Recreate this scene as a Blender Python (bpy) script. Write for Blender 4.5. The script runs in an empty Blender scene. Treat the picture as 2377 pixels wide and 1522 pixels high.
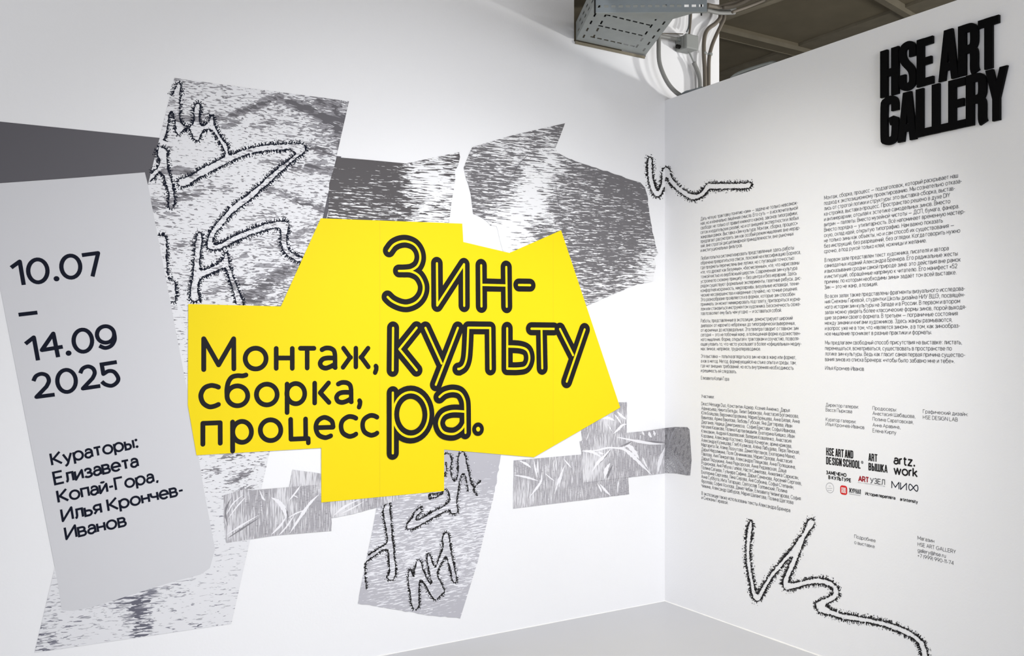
import bpy, bmesh, math, random
from math import sin, cos, pi, radians, sqrt, hypot
from mathutils import Vector, Matrix
import numpy as np

random.seed(7)
SC = bpy.context.scene
COL = SC.collection

# ------------------------------------------------------------------ camera
FPX, W, H = 2113.0, 2377.0, 1522.0          # focal length in pixels, frame
CX, HOR = W / 2, 804.0                       # principal column, horizon row
ANG = math.atan((1188.5 + 120) / FPX)        # view axis turned away from +y
FW = Vector((sin(ANG), cos(ANG), 0)); RT = Vector((cos(ANG), -sin(ANG), 0))
DC = 5.3                                     # depth of the wall corner
CAM = -(FW * DC + RT * ((1543 - CX) / FPX * DC)); CAM.z = (1394.5 - HOR) / FPX * DC
PTOP = CAM.z + (HOR - 233.2) / FPX * DC      # top of the partition wall
cd = bpy.data.cameras.new('camera'); co = bpy.data.objects.new('camera', cd); COL.objects.link(co)
cd.sensor_width = 36; cd.lens = FPX / W * 36; cd.shift_y = (HOR - H / 2) / W
cd.clip_start = .05
co.location = CAM; co.rotation_euler = (pi / 2, 0, -ANG)
SC.camera = co

# ------------------------------------------------------------------ light
SC.view_settings.view_transform = 'Standard'; SC.view_settings.look = 'None'
SC.view_settings.exposure = 0.0; SC.view_settings.gamma = 1; SC.view_settings.use_curve_mapping = False
wd = bpy.data.worlds.new('world'); SC.world = wd; wd.use_nodes = True
wd.node_tree.nodes['Background'].inputs[0].default_value = (.93, .95, 1, 1)
wd.node_tree.nodes['Background'].inputs[1].default_value = 1.1

def lamp(name, kind, loc, aim, energy, color=(1, 1, 1), **kw):
    l = bpy.data.lights.new(name, kind); l.energy = energy; l.color = color
    for k, v in kw.items(): setattr(l, k, v)
    o = bpy.data.objects.new(name, l); COL.objects.link(o); o.location = loc
    o.rotation_euler = (Vector(aim) - Vector(loc)).to_track_quat('-Z', 'Y').to_euler()
    return o
lamp('spot_text_wall', 'SPOT', (-2.3, -1.95, 3.45), (0, -.72, 1.45), 76, (1, .975, .93), spot_size=radians(50), spot_blend=.8, shadow_soft_size=.06)
lamp('spot_mural_left', 'SPOT', (-2.2, -2.6, 3.5), (-1.3, 0, .1), 215, (.97, .98, 1), spot_size=radians(95), spot_blend=1.0, shadow_soft_size=.1)
lamp('spot_mural_right', 'SPOT', (-1.2, -2.8, 3.5), (-1.1, 0, 0), 215, (.97, .98, 1), spot_size=radians(75), spot_blend=1.0, shadow_soft_size=.1)
lamp('next_room_ceiling_fill', 'AREA', (2.0, -3.7, 2.1), (1.5, -1.7, 3.66), 42, (1, .98, .94), size=.6)  # added fill hidden behind the partition, lifts the ceiling brightness
lamp('room_fill', 'AREA', (-1.5, -6, 2.6), (-2.5, 0, 1.5), 76, (1, 1, 1), size=2)  # added soft fill behind the camera, evens out the wall brightness
lamp('next_room_light', 'SPOT', (2.3, -1.5, 2.35), (-.25, 0, 3.12), 210, (1, .99, .96), spot_size=radians(36), spot_blend=.5, shadow_soft_size=.1)

# ------------------------------------------------------------------ helpers
def ray(px, py):
    return FW + RT * ((px - CX) / FPX) + Vector((0, 0, (HOR - py) / FPX))
def hit(px, py, axis, val):
    d = ray(px, py); t = (val - CAM[axis]) / d[axis]; return CAM + d * t
def LW(px, py):                      # left wall (y = 0): across, up
    p = hit(px, py, 1, 0); return (p.x, p.z)
def RW(px, py):                      # right wall (x = 0): across = -y, up
    p = hit(px, py, 0, 0); return (-p.y, p.z)
def to3(wall, a, b, off):
    return Vector((a, -off, b)) if wall == 'L' else Vector((-off, -a, b))
MAPW = {'L': LW, 'R': RW}
def crop(x0, y0, s):
    return lambda pts: [(x0 + s * x, y0 + s * y) for x, y in pts]

def mat(name, color, rough=.6, metal=0, bump=0, bscale=200, spec=.3, coat=0, var=0, vscale=3):
    m = bpy.data.materials.new(name); m.use_nodes = True; nt = m.node_tree
    b = nt.nodes['Principled BSDF']
    b.inputs['Base Color'].default_value = (*color, 1); b.inputs['Roughness'].default_value = rough
    b.inputs['Metallic'].default_value = metal; b.inputs['Specular IOR Level'].default_value = spec
    tc = nt.nodes.new('ShaderNodeTexCoord')
    if var:
        n = nt.nodes.new('ShaderNodeTexNoise'); n.inputs['Scale'].default_value = vscale; n.inputs['Detail'].default_value = 6
        nt.links.new(tc.outputs['Object'], n.inputs['Vector'])
        mx = nt.nodes.new('ShaderNodeMix'); mx.data_type = 'RGBA'
        mx.inputs['A'].default_value = (*[c * (1 - var) for c in color], 1); mx.inputs['B'].default_value = (*[min(1, c * (1 + var)) for c in color], 1)
        nt.links.new(n.outputs['Fac'], mx.inputs['Factor']); nt.links.new(mx.outputs['Result'], b.inputs['Base Color'])
    if bump:
        n = nt.nodes.new('ShaderNodeTexNoise'); n.inputs['Scale'].default_value = bscale; n.inputs['Detail'].default_value = 4
        nt.links.new(tc.outputs['Object'], n.inputs['Vector'])
        bp = nt.nodes.new('ShaderNodeBump'); bp.inputs['Strength'].default_value = bump; bp.inputs['Distance'].default_value = .004
        nt.links.new(n.outputs['Fac'], bp.inputs['Height']); nt.links.new(bp.outputs['Normal'], b.inputs['Normal'])
    return m

def print_mat(name, base, mid, dark, layers, rough=.5):
    """Printed line pattern: tone attribute = ink density of the artwork; stretched noise gives the engraved strokes.
    layers: (colour, scale_x, scale_y, rotation, bias, gain, distortion, softness)"""
    m = bpy.data.materials.new(name); m.use_nodes = True; nt = m.node_tree; L = nt.links.new
    b = nt.nodes['Principled BSDF']; b.inputs['Roughness'].default_value = rough; b.inputs['Specular IOR Level'].default_value = .25
    uv = nt.nodes.new('ShaderNodeUVMap'); uv.uv_map = 'uv'
    at = nt.nodes.new('ShaderNodeAttribute'); at.attribute_name = 'tone'
    rgb = nt.nodes.new('ShaderNodeRGB'); rgb.outputs[0].default_value = (*base, 1); cur = rgb.outputs[0]
    for (colr, sx, sy, rot, bias, gain, dist, soft) in layers:
        mp = nt.nodes.new('ShaderNodeMapping'); mp.inputs['Scale'].default_value = (sx, sy, 1); mp.inputs['Rotation'].default_value = (0, 0, 0)
        vr = nt.nodes.new('ShaderNodeVectorRotate'); vr.rotation_type = 'Z_AXIS'; vr.inputs['Angle'].default_value = rot
        L(uv.outputs[0], vr.inputs['Vector']); L(vr.outputs[0], mp.inputs['Vector'])
        n = nt.nodes.new('ShaderNodeTexNoise'); n.inputs['Scale'].default_value = 1; n.inputs['Detail'].default_value = 2.5; n.inputs['Distortion'].default_value = dist
        L(mp.outputs[0], n.inputs['Vector'])
        th = nt.nodes.new('ShaderNodeMath'); th.operation = 'MULTIPLY_ADD'; L(at.outputs['Fac'], th.inputs[0]); th.inputs[1].default_value = gain; th.inputs[2].default_value = bias
        sb = nt.nodes.new('ShaderNodeMath'); sb.operation = 'SUBTRACT'; L(th.outputs[0], sb.inputs[0]); L(n.outputs['Fac'], sb.inputs[1])
        mr = nt.nodes.new('ShaderNodeMapRange'); mr.inputs['From Min'].default_value = -soft; mr.inputs['From Max'].default_value = soft
        L(sb.outputs[0], mr.inputs['Value'])
        mx = nt.nodes.new('ShaderNodeMix'); mx.data_type = 'RGBA'; L(mr.outputs[0], mx.inputs['Factor']); L(cur, mx.inputs['A']); mx.inputs['B'].default_value = (*colr, 1)
        cur = mx.outputs['Result']
    L(cur, b.inputs['Base Color'])
    return m

def srgb(r, g, b):
    f = lambda c: (c / 255 / 12.92) if c / 255 <= .04045 else ((c / 255 + .055) / 1.055) ** 2.4
    return (f(r), f(g), f(b))

# ---- objects
def tag(o, label=None, cat=None, group=None, kind=None):
    if label: o['label'] = label
    if cat: o['category'] = cat
    if group: o['group'] = group
    if kind: o['kind'] = kind
    return o
def empty(name, loc):
    o = bpy.data.objects.new(name, None); o.location = loc; o.empty_display_size = .1; COL.objects.link(o); return o
ORG = {}
def mesh_obj(name, verts, faces, m, parent=None, smooth=False, uvs=None, tone=None, loc=None, mats=None):
    """one mesh object; its origin sits at the centre of its own vertices"""
    V = np.array([tuple(v) for v in verts], dtype=float)
    c = Vector((V.min(0) + V.max(0)) / 2) if loc is None else Vector(loc)
    me = bpy.data.meshes.new(name)
    me.from_pydata((V - np.array(c)).tolist(), [], faces)
    if uvs is not None:
        lay = me.uv_layers.new(name='uv')
        li = np.empty(len(me.loops), dtype=np.int32); me.loops.foreach_get('vertex_index', li)
        lay.data.foreach_set('uv', np.array(uvs, dtype=np.float32)[li].ravel())
    if tone is not None:
        at = me.attributes.new('tone', 'FLOAT', 'POINT'); at.data.foreach_set('value', np.array(tone, dtype=np.float32))
    if smooth: me.polygons.foreach_set('use_smooth', [True] * len(me.polygons))
    me.materials.append(m); me.update()
    o = bpy.data.objects.new(name, me); COL.objects.link(o)
    ORG[o] = c
    if parent is not None:
        o.parent = parent; pc = ORG.get(parent, Vector(parent.location)); o.location = c - pc
    else:
        o.location = c
    return o
def thing_at(name, c):
    o = empty(name, c); ORG[o] = Vector(c); return o

class Flat:
    """collects flat polygons on a wall, in metres across / up"""
    def __init__(s, wall): s.w = wall; s.v = []; s.f = []; s.k = []; s.n = 0
    def poly(s, pts):
        n = len(s.v); s.v += [tuple(p) for p in pts]; s.f.append(list(range(n, n + len(pts)))); s.n += 1; s.k += [s.n % 40] * len(pts)
    def disc(s, c, r, n=10, ry=None):
        ry = r if ry is None else ry
        s.poly([(c[0] + r * cos(2 * pi * i / n), c[1] + ry * sin(2 * pi * i / n)) for i in range(n)])
    def ribbon(s, pts, w, cap='butt', closed=False, nd=10):
        P = [pts[0]]
        for p in pts[1:]:
            if hypot(p[0] - P[-1][0], p[1] - P[-1][1]) > 1e-6: P.append(p)
        if closed and hypot(P[0][0] - P[-1][0], P[0][1] - P[-1][1]) < 1e-6: P.pop()
        if len(P) < 2:
            s.disc(P[0], w / 2, nd); return
        h = w / 2; n = len(P)
        if cap == 'round' and not closed:                # rounded joints: cut the line at its sharp corners
            for i in range(1, n - 1):
                v1 = (P[i][0] - P[i - 1][0], P[i][1] - P[i - 1][1]); v2 = (P[i + 1][0] - P[i][0], P[i + 1][1] - P[i][1])
                if v1[0] * v2[0] + v1[1] * v2[1] < .8 * hypot(*v1) * hypot(*v2):
                    s.ribbon(P[:i + 1], w, cap, nd=nd); s.ribbon(P[i:], w, cap, nd=nd); return
        if cap == 'butt' and not closed:                 # hairpin corners: two strokes meeting under a rounded tip
            for i in range(1, n - 1):
                v1 = (P[i][0] - P[i - 1][0], P[i][1] - P[i - 1][1]); v2 = (P[i + 1][0] - P[i][0], P[i + 1][1] - P[i][1])
                if v1[0] * v2[0] + v1[1] * v2[1] < -.3 * hypot(*v1) * hypot(*v2):
                    s.ribbon(P[:i + 1], w, cap, nd=nd); s.ribbon(P[i:], w, cap, nd=nd); s.disc(P[i], h, 8); return
        def dirn(a, b):
            d = hypot(b[0] - a[0], b[1] - a[1]); return ((b[0] - a[0]) / d, (b[1] - a[1]) / d)
        segs = [dirn(P[i], P[(i + 1) % n]) for i in range(n if closed else n - 1)]
        if cap == 'square' and not closed:
            P[0] = (P[0][0] - segs[0][0] * h, P[0][1] - segs[0][1] * h); P[-1] = (P[-1][0] + segs[-1][0] * h, P[-1][1] + segs[-1][1] * h)
        base = len(s.v); s.n += 1; s.k += [s.n % 40 + .9 * (i // 2) / n for i in range(2 * n)]
        for i in range(n):
            if closed: d0, d1 = segs[i - 1], segs[i]
            else: d0, d1 = segs[max(i - 1, 0)], segs[min(i, n - 2)]
            nx, ny = -(d0[1] + d1[1]), d0[0] + d1[0]; l = hypot(nx, ny)
            if l < 1e-3: nx, ny, l = -d1[1], d1[0], 1
            nx /= l; ny /= l; k = nx * -d1[1] + ny * d1[0]
            k = h / max(k, .42)
            s.v += [(P[i][0] + nx * k, P[i][1] + ny * k), (P[i][0] - nx * k, P[i][1] - ny * k)]
        for i in range(n if closed else n - 1):
            a = base + 2 * i; b = base + 2 * ((i + 1) % n); s.f.append([a + 1, b + 1, b, a])
        if cap == 'round' and not closed:
            s.disc(P[0], h, nd); s.disc(P[-1], h, nd)
    def build(s, name, off, m, parent=None, step=8e-6):
        return mesh_obj(name, [to3(s.w, a, b, off + k * step) for (a, b), k in zip(s.v, s.k)], s.f, m, parent)

def jag(pts, amp, step, idx=None):
    """ragged (torn) outline: subdivide the listed edges and jitter"""
    out = []; n = len(pts)
    for i in range(n):
        p, q = pts[i], pts[(i + 1) % n]; out.append(p)
        if idx is None or i in idx:
            k = max(1, int(hypot(q[0] - p[0], q[1] - p[1]) / step))
            for j in range(1, k):
                t = j / k + random.uniform(-.25, .25) / k
                out.append((p[0] + (q[0] - p[0]) * t + random.uniform(-amp, amp), p[1] + (q[1] - p[1]) * t + random.uniform(-amp, amp)))
    return out

LAY = .0004
def sheet(name, wall, pxs, layer, m, tones=None, grid=None, parent=None, thick=.0003):
    """a vinyl sheet stuck on the wall; pxs = outline, tones = ink density spots of its print"""
    P = [MAPW[wall](*p) for p in pxs]; off = layer * LAY
    bm = bmesh.new()
    vs = [bm.verts.new((a, b, 0)) for a, b in P]; bm.faces.new(vs)
    if grid:
        xs = [p[0] for p in P]; ys = [p[1] for p in P]
        x = min(xs) + grid
        while x < max(xs):
            bmesh.ops.bisect_plane(bm, geom=bm.verts[:] + bm.edges[:] + bm.faces[:], plane_co=(x, 0, 0), plane_no=(1, 0, 0)); x += grid
        y = min(ys) + grid
        while y < max(ys):
            bmesh.ops.bisect_plane(bm, geom=bm.verts[:] + bm.edges[:] + bm.faces[:], plane_co=(0, y, 0), plane_no=(0, 1, 0)); y += grid
    bmesh.ops.triangulate(bm, faces=[f for f in bm.faces if len(f.verts) > 4])
    bm.verts.index_update()
    v2 = [(v.co.x, v.co.y) for v in bm.verts]; fs = []
    for f in bm.faces:
        q = [v.index for v in f.verts]
        if f.normal.z < 0: q.reverse()
        fs.append(q)
    rim = [e for e in bm.edges if len(e.link_faces) == 1]
    nv = len(v2)
    verts = [to3(wall, a, b, off + thick) for a, b in v2] + [to3(wall, a, b, off) for a, b in v2]
    for e in rim:
        a, b = e.verts[0].index, e.verts[1].index
        fs.append([a, b, b + nv, a + nv])
    bm.free()
    tone = None
    if tones:
        base, spots = tones
        S = np.array([MAPW[wall](x, y) + (t, r) for x, y, t, r in [(a[0], a[1], a[2], a[3]) for a in spots]]) if spots else np.zeros((0, 4))
        A = np.array(v2)
        num = np.full(len(A), base * .06); den = np.full(len(A), .06)
        for (a, b, t, r) in S:
            w = np.exp(-(((A[:, 0] - a) ** 2 + (A[:, 1] - b) ** 2) / (r * .0021) ** 2)) * (11 if r < 12 else 1); num += w * t; den += w
        t1 = num / den; tone = np.concatenate([t1, t1])
    uv = v2 + v2
    return mesh_obj(name, verts, fs, m, parent, uvs=uv, tone=tone)

# ------------------------------------------------------------------ monoline alphabet (cap height 7, x-height 5)
G = {
'а': '.3,4.2 @2,3.3,1.75,1.7,150,0 3.75,0;3.75,2.9 1.8,2.9 @1.7,1.45,1.6,1.45,90,270 2.2,0 3.75,1.1',
'б': '@2.4,2.4,2.4,2.4,0,360;0,2.4 0,3.6 @2.5,4.2,2.5,2.5,180,100 4.4,7.1', 'в': '2.2,2.6 @2.3,1.3,1.4,1.3,90,-90 0,0 0,5 2,5 @2,3.8,1.3,1.2,90,-90 0,2.6',
'г': '0,0 0,5 3,5', 'д': '0,-1.2 0,0 4.7,0 4.7,-1.2;.7,0 1.4,1.5 1.5,5 3.9,5 3.9,0', 'е': '0,2.5 4.6,2.5 @2.3,2.5,2.3,2.5,0,320',
'ё': '0,2.5 4.6,2.5 @2.3,2.5,2.3,2.5,0,320;1.4,6.3 1.4,6.8;3.2,6.3 3.2,6.8', 'ж': '3,0 3,5;.1,5 2.1,2.5 .1,0;5.9,5 3.9,2.5 5.9,0;2.1,2.5 3.9,2.5',
'з': '.1,4.2 @1.8,3.8,1.6,1.2,160,-90 1.2,2.6;1.8,2.6 @1.8,1.3,1.9,1.3,90,-160', 'и': '0,5 0,0 3.8,5 3.8,0', 'й': '0,5 0,0 3.8,5 3.8,0;@1.9,7,1,.8,200,340',
'к': '0,0 0,5;3.4,5 .8,2.5 3.6,0;0,2.5 .8,2.5', 'л': '0,0 .6,.2 1,1.3 1.1,5 3.9,5 3.9,0', 'м': '0,0 0,5 2.4,1.2 4.8,5 4.8,0', 'н': '0,0 0,5;3.7,0 3.7,5;0,2.6 3.7,2.6',
'о': '@2.45,2.5,2.45,2.5,0,360', 'п': '0,0 0,5 3.7,5 3.7,0', 'р': '0,-2 0,5;@2.35,2.5,2.35,2.5,0,360', 'с': '@2.4,2.5,2.4,2.5,45,315', 'т': '0,5 3.7,5;1.85,5 1.85,0',
'у': '0,5 2.1,.3;4.2,5 1.7,-1 1,-1.8 .2,-2', 'ф': '2.8,7 2.8,-2;@2.8,2.5,2.8,2.5,0,360', 'х': '0,0 3.7,5;0,5 3.7,0', 'ц': '0,5 0,0 4.6,0 4.6,-1.3;3.8,0 3.8,5',
'ч': '0,5 0,3.8 @1.5,3.7,1.5,1.4,180,270 3.6,2.3;3.6,5 3.6,0', 'ш': '0,5 0,0 5.4,0 5.4,5;2.7,0 2.7,5', 'щ': '0,5 0,0 6.1,0 6.1,-1.3;2.7,0 2.7,5;5.4,0 5.4,5',
'ъ': '0,5 1.2,5 1.2,0 2.8,0 @2.8,1.5,1.5,1.5,-90,90 1.2,3', 'ы': '0,5 0,0 1.6,0 @1.6,1.5,1.4,1.5,-90,90 0,3;4.6,0 4.6,5', 'ь': '0,5 0,0 1.8,0 @1.8,1.5,1.6,1.5,-90,90 0,3',
'э': '@2.1,2.5,2.3,2.5,140,-140;1.2,2.6 4.4,2.6', 'ю': '0,0 0,5;0,2.5 1.4,2.5;@3.7,2.5,2.3,2.5,0,360', 'я': '3.7,0 3.7,5 1.7,5 @1.7,3.6,1.5,1.4,90,270 3.7,2.2;1.8,2.2 .1,0',
'А': '0,0 2.9,7 5.8,0;1,2.3 4.8,2.3', 'Б': '4.2,7 0,7 0,0 2.4,0 @2.4,2,2.1,2,-90,90 0,4', 'В': '2.4,3.7 @2.6,1.85,2,1.85,90,-90 0,0 0,7 2.3,7 @2.3,5.35,1.8,1.65,90,-90 0,3.7',
'Г': '0,0 0,7 4.3,7', 'Д': '0,-1.5 0,0 6.4,0 6.4,-1.5;.9,0 1.8,2 2,7 5.3,7 5.3,0', 'Е': '4.5,7 0,7 0,0 4.6,0;0,3.6 4.1,3.6', 'Ж': '4,0 4,7;0,7 3,3.6 0,0;8,7 5,3.6 8,0;3,3.6 5,3.6',
'З': '.2,6 @2.3,5.3,2,1.7,150,-90 1.5,3.6;2.3,3.6 @2.3,1.8,2.3,1.8,90,-150', 'И': '0,7 0,0 5.2,7 5.2,0', 'Й': '0,7 0,0 5.2,7 5.2,0;@2.6,9,1,.8,200,340', 'К': '0,0 0,7;4.8,7 1,3.5 5,0;0,3.5 1,3.5',
'Л': '0,0 .8,.2 1.3,1.6 1.5,7 5.2,7 5.2,0', 'М': '0,0 0,7 3.2,1.4 6.4,7 6.4,0', 'Н': '0,0 0,7;5.2,0 5.2,7;0,3.6 5.2,3.6', 'О': '@3.5,3.5,3.5,3.5,0,360', 'П': '0,0 0,7 5.1,7 5.1,0',
'Р': '0,0 0,7 2.4,7 @2.4,5,2.1,2,90,-90 0,3', 'С': '@3.4,3.5,3.4,3.5,45,315', 'Т': '0,7 5,7;2.5,7 2.5,0', 'У': '0,7 2.7,2;5.3,7 2.3,.6 1.5,0 .4,0', 'Ф': '3.4,7.4 3.4,-.4;@3.4,3.6,3.4,2.6,0,360',
'Х': '0,0 5,7;0,7 5,0', 'Ц': '0,7 0,0 6.1,0 6.1,-1.5;5.1,0 5.1,7', 'Ч': '0,7 0,5 @1.9,4.8,1.9,1.8,180,270 4.8,3;4.8,7 4.8,0', 'Ш': '0,7 0,0 7,0 7,7;3.5,0 3.5,7', 'Щ': '0,7 0,0 7.9,0 7.9,-1.5;3.5,0 3.5,7;7,0 7,7',
'Ы': '0,7 0,0 2.2,0 @2.2,2,1.9,2,-90,90 0,4;6,0 6,7', 'Ь': '0,7 0,0 2.2,0 @2.2,2,2,2,-90,90 0,4', 'Э': '@2.9,3.5,3.3,3.5,140,-140;1.6,3.6 6.2,3.6', 'Ю': '0,0 0,7;0,3.5 1.8,3.5;@5.1,3.5,3.3,3.5,0,360',
'Я': '4.6,0 4.6,7 2.2,7 @2.2,5,2.1,2,90,270 4.6,3;2.4,3 0,0',
'D': '0,0 0,7 2,7 @2,3.5,3.4,3.5,90,-90 0,0', 'I': '0,0 0,7', 'Y': '0,7 2.6,3 5.2,7;2.6,3 2.6,0', 'S': '4.3,5.9 @2.3,5.25,2,1.75,35,270 2.6,3.5 @2.5,1.75,2.1,1.75,90,-145',
'G': '@3.4,3.5,3.4,3.5,45,360 3.6,3.5', 'N': '0,0 0,7 5.2,0 5.2,7', 'L': '0,7 0,0 4,0', 'R': '0,0 0,7 2.4,7 @2.4,5.1,2.1,1.9,90,-90 0,3.2;2.4,3.2 4.7,0',
'd': '4.7,7 4.7,0;@2.35,2.5,2.35,2.5,0,360', 'g': '4.7,5 4.7,-.2 @2.4,-.1,2.3,1.9,0,-150;@2.35,2.5,2.35,2.5,0,360', 'h': '0,0 0,7;0,3 @1.8,3.2,1.8,1.8,180,0 3.6,0', 'i': '0,0 0,5;0,6.5 0,7',
'l': '0,0 0,7', 'm': '0,0 0,5;0,3.2 @1.5,3.5,1.5,1.5,180,0 3,0;3,3.2 @4.5,3.5,1.5,1.5,180,0 6,0', 'n': '0,0 0,5;0,3.1 @1.8,3.2,1.8,1.8,180,0 3.6,0', 'r': '0,0 0,5;0,3 @1.8,3,1.8,1.9,180,80',
's': '3.1,4.2 @1.7,3.75,1.5,1.25,30,270 1.9,2.5 @1.8,1.25,1.6,1.25,90,-150', 't': '1.1,6.6 1.1,1.2 @2.1,1.1,1,1.1,180,270 2.7,0;0,5 2.7,5', 'u': '0,5 0,1.8 @1.8,1.8,1.8,1.8,180,360 3.6,5;3.6,1.8 3.6,0',
'v': '0,5 2,0 4,5', 'w': '0,5 1.6,0 3.1,5 4.6,0 6.2,5', 'y': '0,5 2.1,.3;4.2,5 1.7,-1 1,-1.8 .2,-2', 'z': '0,5 3.5,5 0,0 3.6,0', 'k': '0,0 0,7;3.4,5 .2,2 ;1.2,2.8 3.6,0', '@': '@3.6,2.6,3.6,3.8,-60,290;@3.5,2.6,1.6,1.7,0,360;5.1,4.3 5.1,1.6 6.4,1',
'0': '@2.5,3.5,2.5,3.5,0,360', '1': '0,5.6 1.6,7 1.6,0', '2': '.1,5.2 @2.2,5,2.1,2,170,-40 0,0 4.5,0', '4': '3.6,0 3.6,7 0,1.9 4.9,1.9', '5': '4.2,7 .7,7 .4,3.6 @2.2,2.2,2.3,2.2,130,-150', '7': '0,7 4.5,7 1.4,0',
'9': '@2.3,4.8,2.3,2.2,0,360;4.6,4.8 4.4,3.4 2,0', '.': '.2,.4 .3,.4', ',': '.4,.4 .4,0 0,-1.2', ':': '.2,.4 .3,.4;.2,4.6 .3,4.6', '-': '0,2.6 2.2,2.6', '—': '0,2.6 7,2.6', '–': '0,2.6 4,2.6',
'«': '1.6,4.2 0,2.5 1.6,.8;3.4,4.2 1.8,2.5 3.4,.8', '»': '0,4.2 1.6,2.5 0,.8;1.8,4.2 3.4,2.5 1.8,.8', '(': '@2.2,3,2.2,5,130,230', ')': '@-.8,3,2.2,5,50,-50', '+': '0,3 3.6,3;1.8,1.2 1.8,4.8', '/': '0,-.8 2.6,7.4',
}
for a, b in zip('aeocpxyTAEHMKBOPCX', 'аеосрхуТАЕНМКВОРСХ'): G.setdefault(a, G[b])
GC = {}
def glyph(ch, q=1.0):
    k = (ch, q)
    if k in GC: return GC[k]
    out = []
    for st in G[ch].split(';'):
        pts = []
        for tk in st.split():
            if tk[0] == '@':
                cx, cy, rx, ry, a0, a1 = map(float, tk[1:].split(','))
                n = max(3, int(abs(a1 - a0) / 30 * q))
                for i in range(n + 1):
                    t = radians(a0 + (a1 - a0) * i / n); pts.append((cx + rx * cos(t), cy + ry * sin(t)))
            else:
                pts.append(tuple(map(float, tk.split(','))))
        out.append(pts)
    mx = max(p[0] for s in out for p in s); mn = min(p[0] for s in out for p in s)
    GC[k] = (out, mn, mx); return GC[k]
def layout(text, q, sb):
    x = 0; items = []
    for ch in text:
        if ch == ' ': x += 2.6; continue
        s, mn, mx = glyph(ch, q)
        e = .45 if ch in '.:,—' else 0
        items.append((s, x - mn + e)); x += (mx - mn) + 2 * sb + 2 * e
    return items, x - 2 * sb
def text_line(F, text, p0, p1, cap, weight, style='butt', q=1.0, sb=.72, bear=0):
    """set one line between two points of the wall (metres); cap = capital height"""
    items, wd_ = layout(text, q, sb)
    dx, dy = p1[0] - p0[0], p1[1] - p0[1]; L = hypot(dx, dy); ux, uy = dx / L, dy / L; vx, vy = -uy, ux
    sx = (L - weight) / wd_; sy = cap / 7
    for strokes, x0 in items:
        for st in strokes:
            pts = [(p0[0] + ux * ((x0 + x) * sx + weight / 2) + vx * y * sy, p0[1] + uy * ((x0 + x) * sx + weight / 2) + vy * y * sy) for x, y in st]
            if len(st) == 2 and abs(st[0][0] - st[1][0]) + abs(st[0][1] - st[1][1]) < .2:
                F.disc(((pts[0][0] + pts[1][0]) / 2, (pts[0][1] + pts[1][1]) / 2), weight * .66, 10); continue
            cl = len(pts) > 6 and hypot(pts[0][0] - pts[-1][0], pts[0][1] - pts[-1][1]) < 1e-6
            F.ribbon(pts, weight, style, closed=cl, nd=8)

# ------------------------------------------------------------------ materials
M_wall = mat('white_wall_paint', (.80, .80, .815), .75, bump=.12, bscale=90, spec=.2)
M_floor = mat('grey_floor_paint', (.50, .50, .515), .42, bump=.02, bscale=40, spec=.4, var=.03, vscale=2)
M_ceil = mat('olive_ceiling_paint', (.20, .172, .118), .85, bump=.3, bscale=14, var=.25, vscale=4)
M_beam = mat('old_beam_paint', (.21, .185, .135), .8, bump=.3, bscale=30, var=.25, vscale=9)
M_band = mat('charcoal_vinyl', srgb(84, 82, 88), .5, bump=.05, bscale=120)
M_panel = mat('light_grey_vinyl', (.59, .59, .615), .55, bump=.05, bscale=110)
M_yel = mat('yellow_vinyl', (.81, .625, .008), .5, bump=.04, bscale=60, spec=.12)
M_ink = mat('black_vinyl', (.010, .009, .010), .55, bump=.06, bscale=160, spec=.14)
M_navy = mat('navy_black_vinyl', (.006, .008, .018), .6, spec=.08)
M_txt = mat('grey_black_lettering', (.085, .085, .092), .7, spec=.1)
M_sign = mat('black_sign_board', (.0015, .0015, .002), .7, spec=.08)
M_red = mat('red_vinyl', srgb(205, 30, 32), .5); M_crim = mat('crimson_vinyl', srgb(150, 14, 34), .5)
M_white = mat('white_vinyl', (.82, .82, .82), .5); M_grey = mat('grey_vinyl', srgb(150, 150, 155), .5)
M_galv = mat('galvanised_steel', (.30, .32, .312), .5, metal=.45, bump=.05, bscale=60, var=.12, vscale=14)
M_galvd = mat('dull_galvanised_steel', (.22, .245, .26), .5, metal=.5, bump=.08, bscale=50, var=.2, vscale=10)
M_cable = mat('grey_brown_cable', (.15, .13, .105), .6, spec=.3); M_hose = mat('grey_conduit_plastic', (.22, .22, .21), .5)
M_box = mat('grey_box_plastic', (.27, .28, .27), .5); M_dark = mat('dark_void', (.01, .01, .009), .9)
M_caulk = mat('white_caulk', (.80, .79, .77), .7, bump=.4, bscale=60)
G_L = srgb(222, 222, 227); G_M = srgb(158, 157, 162); G_D = srgb(92, 89, 94)
M_print = print_mat('woodcut_print', (.71, .71, .735), G_M, G_D, [
    (srgb(152, 151, 156), 12, 56, -.10, -.01, .80, 1.2, .008), (srgb(122, 120, 125), 36, 170, .02, .215, .42, .5, .014), (srgb(92, 90, 95), 14, 70, .14, -.29, 1.02, .9, .008)])
M_printl = print_mat('woodcut_print_faint', (.70, .70, .725), G_M, G_D, [
    (srgb(168, 168, 174), 26, 120, .04, .21, .46, .6, .02), (srgb(132, 132, 142), 22, 130, .06, .16, .55, .7, .012), (srgb(98, 98, 110), 16, 84, .06, -.02, .85, .8, .010)])
M_engr = print_mat('engraved_print', (.76, .76, .775), G_M, G_D, [
    (srgb(82, 79, 81), 13, 150, -.03, .20, .52, .5, .010), (srgb(82, 79, 81), 34, 260, .03, .10, .52, .4, .03)])
M_engr2 = print_mat('engraved_print_grey', (.76, .76, .775), G_M, G_D, [
    (srgb(108, 106, 109), 13, 150, -.03, .20, .52, .5, .010), (srgb(104, 102, 105), 34, 260, .03, .10, .52, .4, .03)])
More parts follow.
